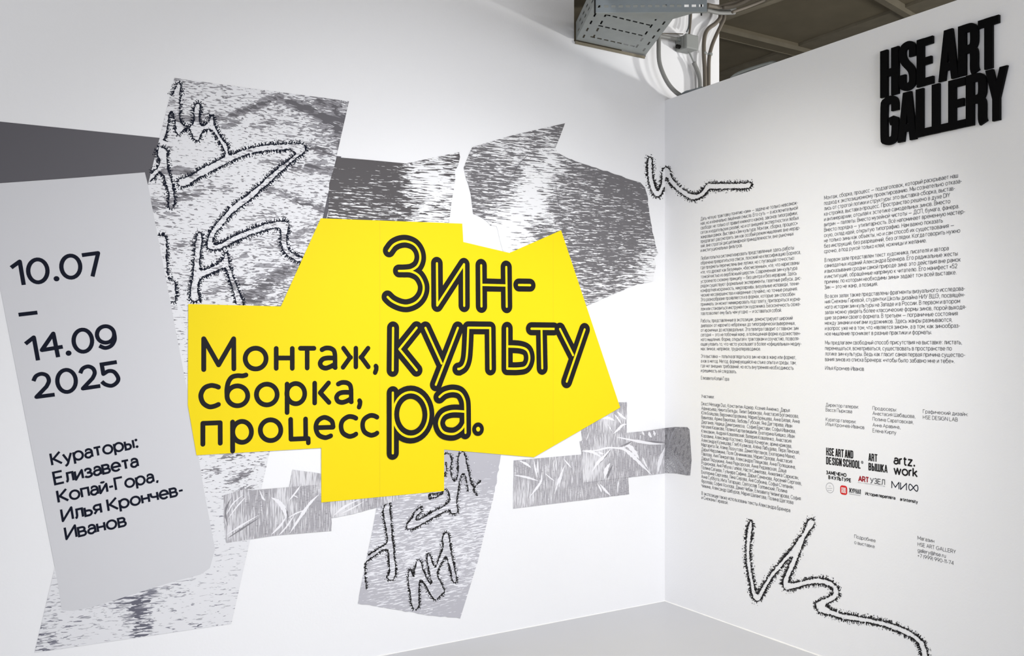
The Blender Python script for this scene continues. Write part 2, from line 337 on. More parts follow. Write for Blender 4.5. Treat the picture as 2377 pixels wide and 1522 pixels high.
M_torn = print_mat('torn_paper_print', srgb(224, 224, 229), G_M, G_D, [
    (srgb(178, 177, 184), 19, 160, -.05, .25, .5, .6, .012), (srgb(178, 177, 184), 24, 190, .0, .14, .5, .5, .02)])
M_tape = print_mat('tape_print', srgb(212, 211, 215), G_M, G_D, [
    (srgb(160, 158, 163), 240, 14, .0, .27, .5, .1, .06), (srgb(134, 132, 137), 70, 190, .1, .02, .55, .3, .05)])

# ------------------------------------------------------------------ room shell
def box(name, x0, x1, y0, y1, z0, z1, m, parent=None):
    v = [(x, y, z) for x in (x0, x1) for y in (y0, y1) for z in (z0, z1)]
    f = [(0, 1, 3, 2), (4, 6, 7, 5), (0, 4, 5, 1), (2, 3, 7, 6), (0, 2, 6, 4), (1, 5, 7, 3)]
    return mesh_obj(name, v, f, m, parent)
def grid_wall(name, us, vs, hole, y0, y1, m):
    """wall slab in the xz plane with one rectangular hole"""
    V = []; F = []
    idx = {}
    def vid(u, v, y):
        k = (u, v, y)
        if k not in idx: idx[k] = len(V); V.append((u, y, v))
        return idx[k]
    cells = [(i, j) for i in range(len(us) - 1) for j in range(len(vs) - 1) if (i, j) != hole]
    for i, j in cells:
        a, b, c, d = us[i], us[i + 1], vs[j], vs[j + 1]
        F.append([vid(a, c, y0), vid(b, c, y0), vid(b, d, y0), vid(a, d, y0)]); F.append([vid(a, c, y1), vid(a, d, y1), vid(b, d, y1), vid(b, c, y1)])
        for (di, dj, e) in ((-1, 0, ((a, c), (a, d))), (1, 0, ((b, d), (b, c))), (0, -1, ((b, c), (a, c))), (0, 1, ((a, d), (b, d)))):
            if (i + di, j + dj) not in cells:
                (p, q) = e; F.append([vid(*p, y0), vid(*q, y0), vid(*q, y1), vid(*p, y1)])
    return mesh_obj(name, V, F, m)
CZ = 3.66
TZ = CAM.z + (HOR - 93) / FPX * 4.95         # underside of the tray that enters the wall
xe = hit(1669.5, 80, 1, 0).x                 # where the mural wall ends beyond the partition
tx0, tx1 = hit(1332.5, 60, 1, 0).x, hit(1499, 120, 1, 0).x
TZ = hit(1335, 93, 1, -.01).z
tag(grid_wall('wall_left', [-5.2, tx0, tx1, xe], [0, TZ - .004, 3.5, CZ], (1, 1), 0, .22, M_wall), kind='structure')
tag(box('wall_right', 0, .11, -6.0, 0, 0, PTOP, M_wall), kind='structure')
tag(box('floor', -5.4, 5.2, -8, 4.4, -.06, 0, M_floor), kind='structure')
tag(box('ceiling', -5.4, 5.2, -8, 4.4, CZ, CZ + .1, M_ceil), kind='structure')
tag(box('wall_far', -5.4, 5.2, 4.2, 4.4, 0, CZ, M_ceil), kind='structure')
tag(box('wall_east', 5.0, 5.2, -8, 4.2, 0, CZ, M_wall), kind='structure')
# uneven caulk bead along the foot of the text wall and the mural wall
def bead(name, pts, r):
    V = []; F = []; n = len(pts)
    for i, p in enumerate(pts):
        rr = r * random.uniform(.75, 1.3)
        for k in range(5):
            t = pi / 2 * k / 4; V.append(p(rr * cos(t), rr * sin(t)))
    for i in range(n - 1):
        for k in range(4): F.append([i * 5 + k, i * 5 + k + 1, (i + 1) * 5 + k + 1, (i + 1) * 5 + k])
    return mesh_obj(name, V, F, M_caulk, smooth=True)
tag(bead('baseboard_right', [(lambda y: (lambda a, b: (-a, y, b)))(-i * .05) for i in range(100)], .0045), kind='structure')
tag(bead('baseboard_left', [(lambda x: (lambda a, b: (x, -a, b)))(-i * .05) for i in range(90)], .003), kind='structure')
# ceiling beams and strips beyond the partition
def bar_between(name, a, b, w, h, m, parent=None):
    a = Vector(a); b = Vector(b); d = (b - a).normalized(); s = d.cross(Vector((0, 0, 1))).normalized() * w / 2
    V = []
    for p in (a, b):
        V += [p - s, p + s, p + s + Vector((0, 0, h)), p - s + Vector((0, 0, h))]
    return mesh_obj(name, V, [(0, 1, 2, 3), (4, 7, 6, 5), (0, 4, 5, 1), (1, 5, 6, 2), (2, 6, 7, 3), (3, 7, 4, 0)], m)
bz = CZ - .05
p = hit(1671, 79, 2, bz); tag(bar_between('trim_1', (p.x - .6, p.y, bz), (4.9, p.y, bz), .10, .05, M_ceil), kind='structure')
for i, (q0, w_) in enumerate((((1671, 71), .008), ((1671, 87), .008))):
    p = hit(*q0, 2, bz); tag(bar_between('trim_%d' % (i + 2), (p.x - .6, p.y, bz - .004), (4.9, p.y, bz - .004), w_, .03, M_beam), kind='structure')
a = hit(1690, 42, 2, CZ - .12); b = hit(1830, -8, 2, CZ - .12); d = (b - a)
tag(bar_between('trim_4', a - d * .6, b + d * 2, .05, .12, M_beam), kind='structure')
a = hit(2104, 37, 2, bz); b = hit(2048, 4, 2, bz); d = (b - a)
tag(bar_between('trim_5', a - d * 2, b + d * 2, .045, .05, M_beam), kind='structure')
a = hit(2010, 62, 2, CZ - .02); b = hit(2190, -2, 2, CZ - .02); d = (b - a)
tag(bar_between('trim_6', a - d * 3, b + d * 2, .16, .02, M_beam), kind='structure')

# ------------------------------------------------------------------ mural sheets
c1 = crop(0, 150, 850 / 2352); c2 = crop(0, 560, 480 / 1029); c3 = crop(50, 1000, 800 / 2333); c4 = crop(740, 270, 820 / 2269)
c5 = crop(420, 500, 1040 / 2328); c6 = crop(750, 1020, 500 / 1770); c7 = crop(1150, 900, 500 / 2377); cs = crop(1480, 340, 300 / 2377); cb = crop(1690, 1180, 510 / 2270)

o = sheet('dark_band', 'L', [(-80, 274), (792, 363), (757, 510), (345, 440), (336, 401), (-80, 431)], 1, M_band)
tag(o, 'plain charcoal grey vinyl band crossing the wall at upper left behind the woodcut sheet', 'wall graphic')

def along(lines):
    out = []
    for pts, t, r in lines:
        for (x0, y0), (x1, y1) in zip(pts, pts[1:]):
            k = max(1, int(hypot(x1 - x0, y1 - y0) / 9))
            out += [(x0 + (x1 - x0) * i / k, y0 + (y1 - y0) * i / k, t, r) for i in range(k + 1)]
    return out
waves = along([(c1(p), t, r) for p, t, r in [([(1490, 320), (1620, 280), (1700, 245), (1800, 205)], .86, 5), ([(1850, 240), (1980, 290), (2080, 350), (2220, 352)], .92, 5.5), ([(2050, 240), (2140, 260)], .85, 5), ([(2150, 290), (2160, 420), (2180, 520)], .8, 5), ([(1440, 395), (1540, 362)], .72, 5), ([(1620, 405), (1740, 370)], .74, 5),
    ([(1130, 350), (1250, 330), (1450, 345)], .72, 5.5), ([(1060, 690), (1150, 680), (1250, 700)], .74, 5.5), ([(970, 900), (1060, 890), (1160, 845), (1280, 828)], .76, 5.5), ([(1270, 770), (1370, 790), (1480, 800)], .66, 5), ([(1690, 620), (1830, 645)], .68, 5), ([(1880, 668), (2000, 660), (2130, 690)], .78, 5.5), ([(1720, 800), (1820, 830), (1950, 880), (2080, 940)], .78, 6),
    ([(1590, 1000), (1700, 960), (1800, 950)], .62, 5), ([(1100, 1180), (1250, 1150)], .62, 5), ([(1640, 1150), (1780, 1140), (1920, 1090), (2000, 1050)], .64, 6), ([(1330, 1470), (1450, 1420), (1560, 1390)], .66, 5.5), ([(1480, 1260), (1570, 1230)], .6, 5), ([(1580, 1500), (1700, 1420), (1800, 1340), (1880, 1300)], .78, 7), ([(1640, 1520), (1720, 1440)], .74, 5.5), ([(1990, 540), (2100, 560)], .75, 5.5)]])
waves += along([(c3(p), t, r) for p, t, r in [([(1400, 350), (1450, 330), (1530, 285)], .74, 4.5), ([(1240, 275), (1330, 270)], .64, 4), ([(1380, 180), (1480, 160)], .66, 4.5), ([(1490, 400), (1540, 390)], .7, 4)]])
wood = sheet('woodcut_sheet', 'L', [(405, 181), (810, 235), (626, 1048), (537, 1447), (80, 1514), (127, 1317), (300, 800), (343, 430)], 2, M_print,
    (.42, [(450, 215, .55, 60), (640, 235, .5, 70), (640, 250, .62, 40), (740, 265, .68, 60), (790, 300, .70, 50), (560, 300, .42, 80), (470, 330, .35, 60), (700, 320, .50, 60), (600, 420, .40, 90),
           (700, 440, .46, 60), (400, 400, .42, 50), (480, 460, .38, 60), (740, 470, .52, 40), (400, 480, .55, 30), (560, 540, .45, 60), (640, 560, .48, 60), (690, 600, .58, 50), (620, 660, .60, 50), (650, 690, .62, 30),
           (420, 560, .42, 50), (500, 640, .45, 50), (400, 660, .48, 40), (460, 690, .42, 40), (420, 760, .42, 40), (430, 860, .34, 60), (480, 950, .32, 60), (530, 1070, .40, 40), (560, 1110, .46, 40), (510, 1160, .38, 40),
           (540, 1200, .34, 50), (520, 1280, .28, 50), (520, 1400, .25, 60), (330, 1450, .3, 80)] + waves), grid=.014)
tag(wood, 'tall woodcut-print sheet of grey waves with dotted handwriting, leaning left of the yellow shape', 'wall graphic')
foot = sheet('woodcut_foot', 'L', [(127, 1317), (475, 1147), (600, 1165), (537, 1447), (80, 1514)], 3, M_printl,
    (.34, [(110, 1480, .60, 30), (150, 1440, .40, 60), (300, 1385, .58, 30), (328, 1380, .66, 20), (325, 1410, .62, 16), (325, 1440, .66, 14), (326, 1475, .58, 14), (390, 1355, .52, 25), (240, 1410, .46, 30), (450, 1400, .34, 60), (520, 1300, .32, 60), (200, 1480, .30, 50)]), grid=.025, parent=wood)
foot['label'] = 'sparse pale foot of the sheet'

panel = sheet('date_panel', 'L', [(-90, 434), (336, 400), (343, 428), (396, 705), (436, 915), (475, 1147), (499, 1274), (487, 1318), (465, 1333), (400, 1350), (335, 1370), (270, 1391), (215, 1408), (170, 1417), (143, 1416), (136, 1365), (127, 1314), (65, 1000), (0, 667)], 4, M_panel)
tag(panel, 'pale grey vinyl panel at far left carrying the exhibition dates and curators', 'wall graphic')
DO = 5.4 * LAY
def px_strokes(name, wall, strokes, w_px, off, m, parent, style='butt', ref=None):
    F = Flat(wall); mp = MAPW[wall]
    for st in strokes:
        x, y = st[0]; u = abs(mp(x, y)[1] - mp(x, y + 10)[1]) / 10
        pts = [mp(*p) for p in st]
        cl = len(pts) > 8 and hypot(st[0][0] - st[-1][0], st[0][1] - st[-1][1]) < .01
        if len(pts) == 1: F.disc(pts[0], w_px * u * .68, 24); continue
        F.ribbon(pts, w_px * u, style, closed=cl, nd=16)
    return F.build(name, off, m, parent, 2.5e-5)
def ell(cx, cy, rx, ry, a0=0, a1=360, n=28, rot=0):
    r = radians(rot); out = []
    for i in range(n + 1):
        t = radians(a0 + (a1 - a0) * i / n); x, y = rx * cos(t), ry * sin(t)
        out.append((cx + x * cos(r) - y * sin(r), cy + x * sin(r) + y * cos(r)))
    return out
def smooth(pts, n=6):
    out = []
    for i in range(len(pts) - 1):
        p0 = pts[max(i - 1, 0)]; p1 = pts[i]; p2 = pts[i + 1]; p3 = pts[min(i + 2, len(pts) - 1)]
        for j in range(n):
            t = j / n
            out.append(tuple(.5 * ((2 * p1[k]) + (-p0[k] + p2[k]) * t + (2 * p0[k] - 5 * p1[k] + 4 * p2[k] - p3[k]) * t * t + (-p0[k] + 3 * p1[k] - 3 * p2[k] + p3[k]) * t ** 3) for k in (0, 1)))
    out.append(pts[-1]); return out
dot = lambda x, y, r: [(x, y)]
for grp in (
    [[(55, 131), (98, 100), (118, 217)], ell(188, 147, 48, 57, rot=-4), dot(281, 186, 13), ell(352, 126, 47, 55, rot=-4), [(407, 69), (488, 58), (460, 175)]],
    [[(92, 365), (186, 354)]],
    [[(126, 510), (168, 477), (189, 592)], [(289, 576), (265, 458), (208, 541), (312, 524)], dot(341, 556, 13), ell(412, 494, 46, 55, rot=-4), ell(525, 463, 43, 41), smooth([(568, 458), (570, 490), (553, 519), (523, 530), (494, 519)])],
    [smooth([(166, 695), (179, 670), (206, 659), (233, 668), (243, 694), (231, 722)]) + [(181, 774), (272, 762)], ell(331, 694, 46, 55, rot=-4), smooth([(399, 656), (411, 633), (437, 622), (462, 632), (471, 655), (460, 681)]) + [(412, 732), (499, 719)],
     [(581, 600), (506, 612)] + smooth([(514, 660), (540, 645), (568, 650), (588, 680), (580, 703), (555, 718), (525, 712), (506, 697)])]):
    px_strokes('date_lettering', 'L', [c2(s) for s in grp], 9.0, DO, M_navy, panel)
F = Flat('L')
for t, a, b in (('Кураторы:', (255, 1114), (692, 1022)), ('Елизавета', (269, 1209), (692, 1116)), ('Копай-Гора,', (287, 1299), (792, 1189)), ('Илья Крончев-', (307, 1392), (917, 1256)), ('Иванов', (325, 1482), (632, 1411))):
    pa, pb = c2([a, b]); A = LW(*pa); B = LW(*pb); u = abs(LW(pa[0], pa[1])[1] - LW(pa[0], pa[1] + 10)[1]) / 10
    text_line(F, t, A, B, 27.5 * u, 5.0 * u, 'butt', q=2.2, sb=.66)
F.build('curators_lettering', DO, M_navy, panel, 2.5e-5)

A_ = c4([(118, 263), (330, 281), (560, 303), (900, 230), (906, 262), (893, 318), (872, 352), (876, 400), (866, 470), (853, 540), (832, 720), (35, 705), (60, 630), (66, 430)])
o = sheet('engraved_sheet', 'L', A_, 5, M_engr, (.66, [(x0, y0, t, r) for (x, y, t, r) in [(150, 300, 1.1, 60), (300, 320, 1.1, 50), (450, 315, 1.05, 40), (120, 400, .95, 50), (250, 420, .70, 60), (400, 380, .66, 50), (500, 430, .72, 40), (150, 520, .68, 50), (300, 520, .72, 70), (450, 520, .78, 50), (560, 330, .55, 30), (680, 300, .70, 30), (800, 270, .66, 30),
    (680, 380, .30, 40), (740, 430, .22, 45), (640, 420, .28, 30), (800, 370, .55, 25), (820, 440, .40, 25), (640, 540, .62, 40), (760, 510, .55, 40), (820, 600, .60, 30), (560, 600, .66, 40), (680, 640, .32, 40), (780, 660, .36, 30), (300, 640, .62, 80), (150, 620, .6, 60)] for (x0, y0) in c4([(x, y)])]), grid=.025)
tag(o, 'dark engraved-print sheet above the yellow shape, left of the white spire-shaped gap', 'wall graphic')
B_ = c4([(985, 198), (1250, 120), (1580, 45), (1548, 130), (1520, 200), (1525, 230)]) + jag(c4([(1600, 270), (1780, 330), (1950, 385), (2065, 425), (2095, 460), (2110, 510), (2125, 640), (2140, 740), (2180, 880), (2150, 910), (2165, 950), (2140, 1060), (2050, 1075), (1715, 1218), (1620, 1100), (1330, 880), (1200, 905)]), 1.6, 9, range(0, 13)) + c4([(1180, 862), (1160, 790), (1150, 740), (1140, 705), (1100, 700), (1085, 680), (1045, 650), (990, 625), (982, 560), (975, 500), (960, 440), (945, 400), (930, 330), (945, 290), (968, 232)])
o = sheet('engraved_sheet', 'L', B_, 5, M_engr2, (.58, [(x0, y0, t, r) for (x, y, t, r) in [(1020, 240, .62, 40), (1180, 200, .55, 50), (1300, 160, .66, 30), (1420, 120, .62, 30), (1540, 90, .76, 30), (1480, 180, .56, 40), (1400, 230, .76, 25), (1300, 240, .40, 30), (1050, 320, .70, 40), (1150, 330, .60, 40), (1280, 330, .66, 35), (1000, 420, .62, 40), (1100, 440, .66, 50), (1230, 430, .70, 40),
    (1380, 300, .56, 30), (1480, 260, .30, 30), (1400, 380, .36, 40), (1440, 430, .22, 40), (1380, 500, .22, 45), (1300, 560, .34, 45), (1250, 620, .30, 45), (1200, 720, .22, 45), (1210, 800, .24, 40), (1300, 780, .30, 40), (1180, 560, .74, 35), (1060, 560, .72, 40), (1030, 610, .6, 30), (1120, 640, .42, 30), (1490, 420, .62, 25), (1480, 520, .74, 28), (1500, 620, .70, 28), (1440, 620, .30, 25), (1400, 720, .66, 30), (1480, 690, .60, 25), (1340, 830, .55, 30), (1420, 760, .66, 30),
    (1560, 330, .52, 30), (1640, 330, .66, 40), (1560, 450, .66, 50), (1700, 420, .74, 60), (1880, 420, .86, 50), (2020, 450, .86, 50), (2080, 520, .74, 40), (1600, 560, .62, 50), (1720, 560, .62, 60), (1900, 560, .70, 60), (2050, 640, .76, 50), (1560, 680, .58, 30), (1700, 700, .72, 60), (1850, 720, .78, 60), (2050, 780, .70, 60), (1660, 820, .66, 50), (1800, 850, .76, 60), (1950, 880, .74, 60), (2090, 900, .60, 30), (2120, 960, .30, 40), (1700, 950, .66, 50), (1850, 980, .68, 50), (2000, 1000, .62, 50), (1720, 1080, .60, 50), (1850, 1060, .60, 40), (2000, 1060, .50, 30), (1740, 1180, .6, 30)] for (x0, y0) in c4([(x, y)])]), grid=.025)
tag(o, 'large engraved-print sheet with folds and ragged right edge, right of the white spire-shaped gap', 'wall graphic')
# fold lines printed on the big engraved sheet
fl = Flat('L')
for st in ([(1340, 250), (1300, 290), (1270, 330), (1250, 380)], [(1520, 430), (1535, 540), (1550, 640), (1570, 740)]):
    fl = Flat('L'); fl.ribbon([LW(*q) for q in smooth(c4(st), 4)], .0022); fl.build('printed_fold', 6.4 * LAY, M_band, o)

TP = jag(c6([(400, 770), (440, 550), (570, 495), (700, 350), (985, 60), (1100, 60), (1460, 125)]), .1, 400, []) + jag(c6([(1450, 190), (1410, 420), (1360, 620), (1270, 1000), (1125, 1468), (900, 1445), (560, 1390), (285, 1345), (295, 1280), (360, 960)]), 1.5, 8, [0, 1, 4, 5, 6, 7])
torn = sheet('torn_paper', 'L', TP, 4, M_torn, (.55, [(x0, y0, t, r) for (x, y, t, r) in [(1250, 130, 1.0, 60), (1350, 200, .85, 50), (1150, 250, .72, 50), (1300, 330, .68, 50), (700, 480, .62, 60), (500, 620, .66, 50), (700, 600, .55, 60), (900, 600, .55, 60), (1200, 520, .52, 60), (600, 800, .56, 60), (800, 820, .58, 60), (1000, 720, .48, 60), (1200, 700, .46, 50), (1250, 850, .52, 50), (450, 850, .40, 40), (500, 1000, .50, 60), (800, 950, .44, 60),
    (1150, 1000, .46, 50), (420, 1150, .55, 60), (650, 1150, .5, 60), (1150, 1150, .55, 50), (330, 1320, .9, 30), (500, 1330, .70, 50), (800, 1400, .66, 60), (1050, 1430, .95, 50), (1000, 1350, .55, 50)] for (x0, y0) in c6([(x, y)])]), grid=.025)
tag(torn, 'grey streaked torn-paper print hanging under the yellow shape, with dotted handwriting', 'wall graphic')

# ---- printed tape strips with light crease marks
def creases(parent, wall, strokes, layer, m):
    mp = MAPW[wall]
    for st, w in strokes:
        F = Flat(wall); S = smooth(st, 6); n = len(S)
        L_ = []; R_ = []
        for i, q in enumerate(S):
            a = S[max(i - 1, 0)]; b = S[min(i + 1, n - 1)]; d = hypot(b[0] - a[0], b[1] - a[1]) or 1
            k = w * .5 * sin(pi * min(max(i / (n - 1), .04), .96)) * random.uniform(.75, 1.25); nx, ny = -(b[1] - a[1]) / d * k, (b[0] - a[0]) / d * k
            L_.append(mp(q[0] + nx, q[1] + ny)); R_.append(mp(q[0] - nx, q[1] - ny))
        for i in range(n): F.v += [L_[i], R_[i]]; F.k += [creases.n % 30] * 2
        F.f = [[2 * i + 1, 2 * i + 3, 2 * i + 2, 2 * i] for i in range(n - 1)]; creases.n += 1
        F.build('printed_crease', layer * LAY, m, parent)
creases.n = 0
M_cr = mat('tape_crease_ink', srgb(228, 227, 231), .5); M_crd = mat('tape_fold_ink', srgb(128, 126, 131), .5)
t_small = sheet('tape_strip', 'L', jag(c3([(1835, 260), (2060, 292), (2060, 380), (1808, 385)]), .6, 5, [0, 3]), 3, M_tape, (.55, [(x0, y0, t, 16) for x, y, t in [(1890, 300, .35), (1960, 310, .25), (2010, 310, .55)] for (x0, y0) in c3([(x, y)])]), grid=.02)
tag(t_small, 'short stub of silver tape print above the left tape strip', 'tape')
t_left = sheet('tape_strip', 'L', jag(c3([(1365, 435), (1510, 390), (1560, 400), (2150, 350), (2095, 465), (2097, 675), (1720, 706), (1385, 756), (1370, 620)]), .8, 6, [4, 8, 7]), 5, M_tape, (.56, [(x0, y0, t, 22) for x, y, t in [(1420, 500, .5), (1450, 640, .42), (1600, 470, .66), (1760, 520, .3), (1900, 450, .66), (2000, 560, .62), (1850, 640, .6), (1650, 620, .58)] for (x0, y0) in c3([(x, y)])]), grid=.02)
tag(t_left, 'long silver tape print crossing the woodcut sheet left of the yellow stem', 'tape')
creases(t_left, 'L', [(c3(s), w) for s, w in [([(1690, 450), (1740, 480), (1775, 530), (1790, 590)], 11), ([(1390, 700), (1500, 630), (1600, 570)], 4), ([(1390, 560), (1430, 490), (1500, 430)], 3), ([(1400, 590), (1450, 520), (1520, 440)], 3), ([(1610, 400), (1630, 450), (1650, 470)], 4), ([(1690, 700), (1750, 640), (1790, 580)], 5), ([(1735, 710), (1790, 650), (1850, 560)], 4), ([(1815, 690), (1880, 590), (1950, 490), (2010, 430)], 7), ([(1800, 590), (1860, 555), (1930, 530)], 3), ([(1810, 470), (1850, 420), (1890, 365)], 4), ([(1830, 430), (1870, 450)], 3)]], 6.6, M_cr)
creases(t_left, 'L', [(c3(s), w) for s, w in [([(1395, 725), (1500, 655), (1610, 585)], 4), ([(1770, 500), (1800, 560), (1800, 620)], 4), ([(1395, 640), (1380, 540), (1420, 450)], 5)]], 5.95, M_crd)
t_tail = sheet('tape_strip', 'L', jag([(766, 1165), (768, 1202), (820, 1192), (874, 1177), (917, 1161), (950, 1130), (766, 1140)], .6, 6, [0, 1, 2, 3]), 5.9, M_tape, (.5, [(785, 1185, .25, 14), (815, 1175, .35, 14), (860, 1160, .62, 20)]), grid=.02)
tag(t_tail, 'curved tail of silver tape print peeking out right of the yellow stem', 'tape')
creases(t_tail, 'L', [([(775, 1195), (800, 1175), (835, 1158)], 5), ([(790, 1192), (815, 1180), (845, 1163)], 3)], 7.6, M_cr)
t_low = sheet('tape_strip', 'L', jag(c7([(200, 800), (960, 732), (1420, 690), (1465, 990), (1475, 1172), (900, 1245), (195, 1332)]), .5, 6, [3, 4, 6]), 3, M_tape, (.57, [(x0, y0, t, 20) for x, y, t in [(300, 850, .64), (300, 1200, .42), (500, 1000, .6), (700, 900, .52), (650, 1180, .55), (1000, 1100, .62), (1300, 1100, .66), (1420, 1150, .7)] for (x0, y0) in c7([(x, y)])]), grid=.02)
tag(t_low, 'straight silver tape print, lower of the strips right of the yellow shape', 'tape')
creases(t_low, 'L', [(c7(s), w) for s, w in [([(260, 800), (340, 840), (390, 880)], 5), ([(205, 960), (340, 985), (470, 1025)], 5), ([(420, 790), (435, 880), (460, 990)], 4), ([(465, 785), (465, 870), (460, 940)], 3), ([(510, 930), (500, 1030), (440, 1120), (370, 1210)], 5), ([(545, 940), (600, 990), (650, 1025)], 3), ([(765, 850), (720, 960), (690, 1040), (650, 1170)], 5), ([(740, 950), (710, 1030), (695, 1100)], 3), ([(750, 780), (800, 840), (835, 880)], 3), ([(650, 790), (640, 850), (645, 920)], 2), ([(680, 770), (665, 850), (670, 920)], 2), ([(1120, 1050), (1160, 1120), (1165, 1150)], 4), ([(1150, 1060), (1210, 1130), (1270, 1190)], 5), ([(1360, 1005), (1350, 1080), (1345, 1160)], 3)]], 4.6, M_cr)
t_vert = sheet('tape_strip', 'L', jag(c7([(945, 455), (1330, 200), (1340, 160), (1450, 155), (1447, 520), (1440, 640), (960, 640)]), .5, 6, [2, 3, 6]), 4, M_tape, (.55, [(x0, y0, t, 18) for x, y, t in [(1420, 200, .68), (1300, 280, .66), (1240, 340, .2), (1100, 420, .62), (1000, 540, .62), (1250, 470, .5), (1400, 330, .4), (1400, 460, .6)] for (x0, y0) in c7([(x, y)])]), grid=.02)
tag(t_vert, 'upright silver tape print tucked under the right tip of the yellow shape', 'tape')
creases(t_vert, 'L', [(c7(s), w) for s, w in [([(1300, 505), (1350, 460), (1400, 410), (1445, 400)], 6), ([(1310, 290), (1350, 340), (1390, 400)], 4), ([(1340, 260), (1390, 310), (1440, 345)], 6), ([(1180, 340), (1240, 330), (1310, 360)], 7), ([(1235, 400), (1260, 440), (1285, 480)], 2), ([(1030, 490), (1015, 540), (1000, 580)], 2)]], 5.6, M_cr)
# the tape that turns the corner: one mesh on both walls
cp = c7([(925, 588), (1100, 560), (1280, 520), (1450, 495), (1650, 475), (1868, 442), (1868, 938), (1540, 977), (1250, 1010), (965, 1046), (955, 850), (945, 690)])
rp = c7([(1868, 442), (1990, 430), (2120, 433), (2142, 460), (2155, 640), (2166, 800), (2150, 965), (2110, 965), (2000, 945), (1868, 938)])
t_cor = sheet('tape_strip', 'L', jag(cp[:5], .4, 6, [0, 1, 2, 3]) + cp[5:6] + jag(cp[6:], .4, 6, [0, 1, 2, 3, 4]), 7, M_tape, (.56, [(x0, y0, t, 20) for x, y, t in [(1000, 620, .62), (1200, 560, .5), (1020, 880, .2), (1100, 800, .35), (1300, 800, .6), (1450, 900, .66), (1600, 800, .62), (1750, 680, .64), (1700, 530, .72), (1580, 520, .6), (1840, 560, .6), (1800, 900, .5), (1150, 720, .3)] for (x0, y0) in c7([(x, y)])]), grid=.02)
tag(t_cor, 'silver tape print bent around the corner onto the text wall', 'tape')
M_tape2 = print_mat('tape_print_dense', srgb(200, 200, 204), G_M, G_D, [(srgb(134, 133, 137), 240, 150, .1, .30, .5, .2, .10), (srgb(104, 103, 108), 60, 30, .5, .06, .5, .5, .10)])
t_fold = sheet('folded_end', 'R', rp, 1.2, M_tape2, (.6, [(x0, y0, t, 22) for x, y, t in [(1900, 520, .75), (2050, 520, .72), (2100, 700, .74), (2050, 850, .68), (1930, 850, .4), (1900, 700, .7)] for (x0, y0) in c7([(x, y)])]), grid=.03, parent=t_cor)
creases(t_cor, 'L', [(c7(s), w) for s, w in [([(950, 695), (1060, 705), (1170, 765)], 6), ([(960, 690), (1100, 690), (1240, 660), (1400, 660), (1500, 600)], 4), ([(1330, 540), (1500, 575), (1700, 610), (1860, 620)], 6), ([(1270, 670), (1190, 760), (1120, 830), (1060, 930)], 7), ([(1260, 830), (1220, 900), (1200, 1000)], 9), ([(1280, 665), (1400, 670), (1500, 740), (1600, 840), (1720, 960)], 9), ([(1430, 640), (1480, 650), (1540, 720), (1580, 780)], 10), ([(1620, 760), (1640, 820), (1680, 890)], 4), ([(1865, 660), (1830, 750), (1800, 850), (1790, 930)], 8), ([(1615, 475), (1625, 500), (1640, 520)], 4), ([(1690, 480), (1700, 520), (1720, 545)], 6), ([(1740, 470), (1750, 500), (1755, 530)], 5), ([(1130, 700), (1160, 720), (1190, 725)], 5)]], 8.5, M_cr)
creases(t_cor, 'L', [(c7(s), w) for s, w in [([(1150, 830), (1200, 760), (1265, 690)], 5), ([(1290, 850), (1250, 930), (1230, 1000)], 5), ([(1370, 645), (1440, 620), (1500, 590)], 3), ([(1610, 585), (1740, 595), (1860, 600)], 4), ([(1450, 680), (1560, 790), (1690, 950)], 2)]], 7.95, M_crd)
creases(t_cor, 'R', [(c7(s), w) for s, w in [([(1985, 445), (1950, 520), (1920, 620), (1880, 740)], 3), ([(1910, 720), (1960, 800), (2000, 860), (2020, 940)], 5), ([(1960, 760), (2030, 820), (2080, 890), (2115, 965)], 6), ([(1930, 600), (1910, 540), (1930, 470)], 4), ([(1905, 850), (1950, 880), (1970, 940)], 5), ([(1930, 640), (1980, 640), (2030, 630)], 2)]], 3, M_grey)

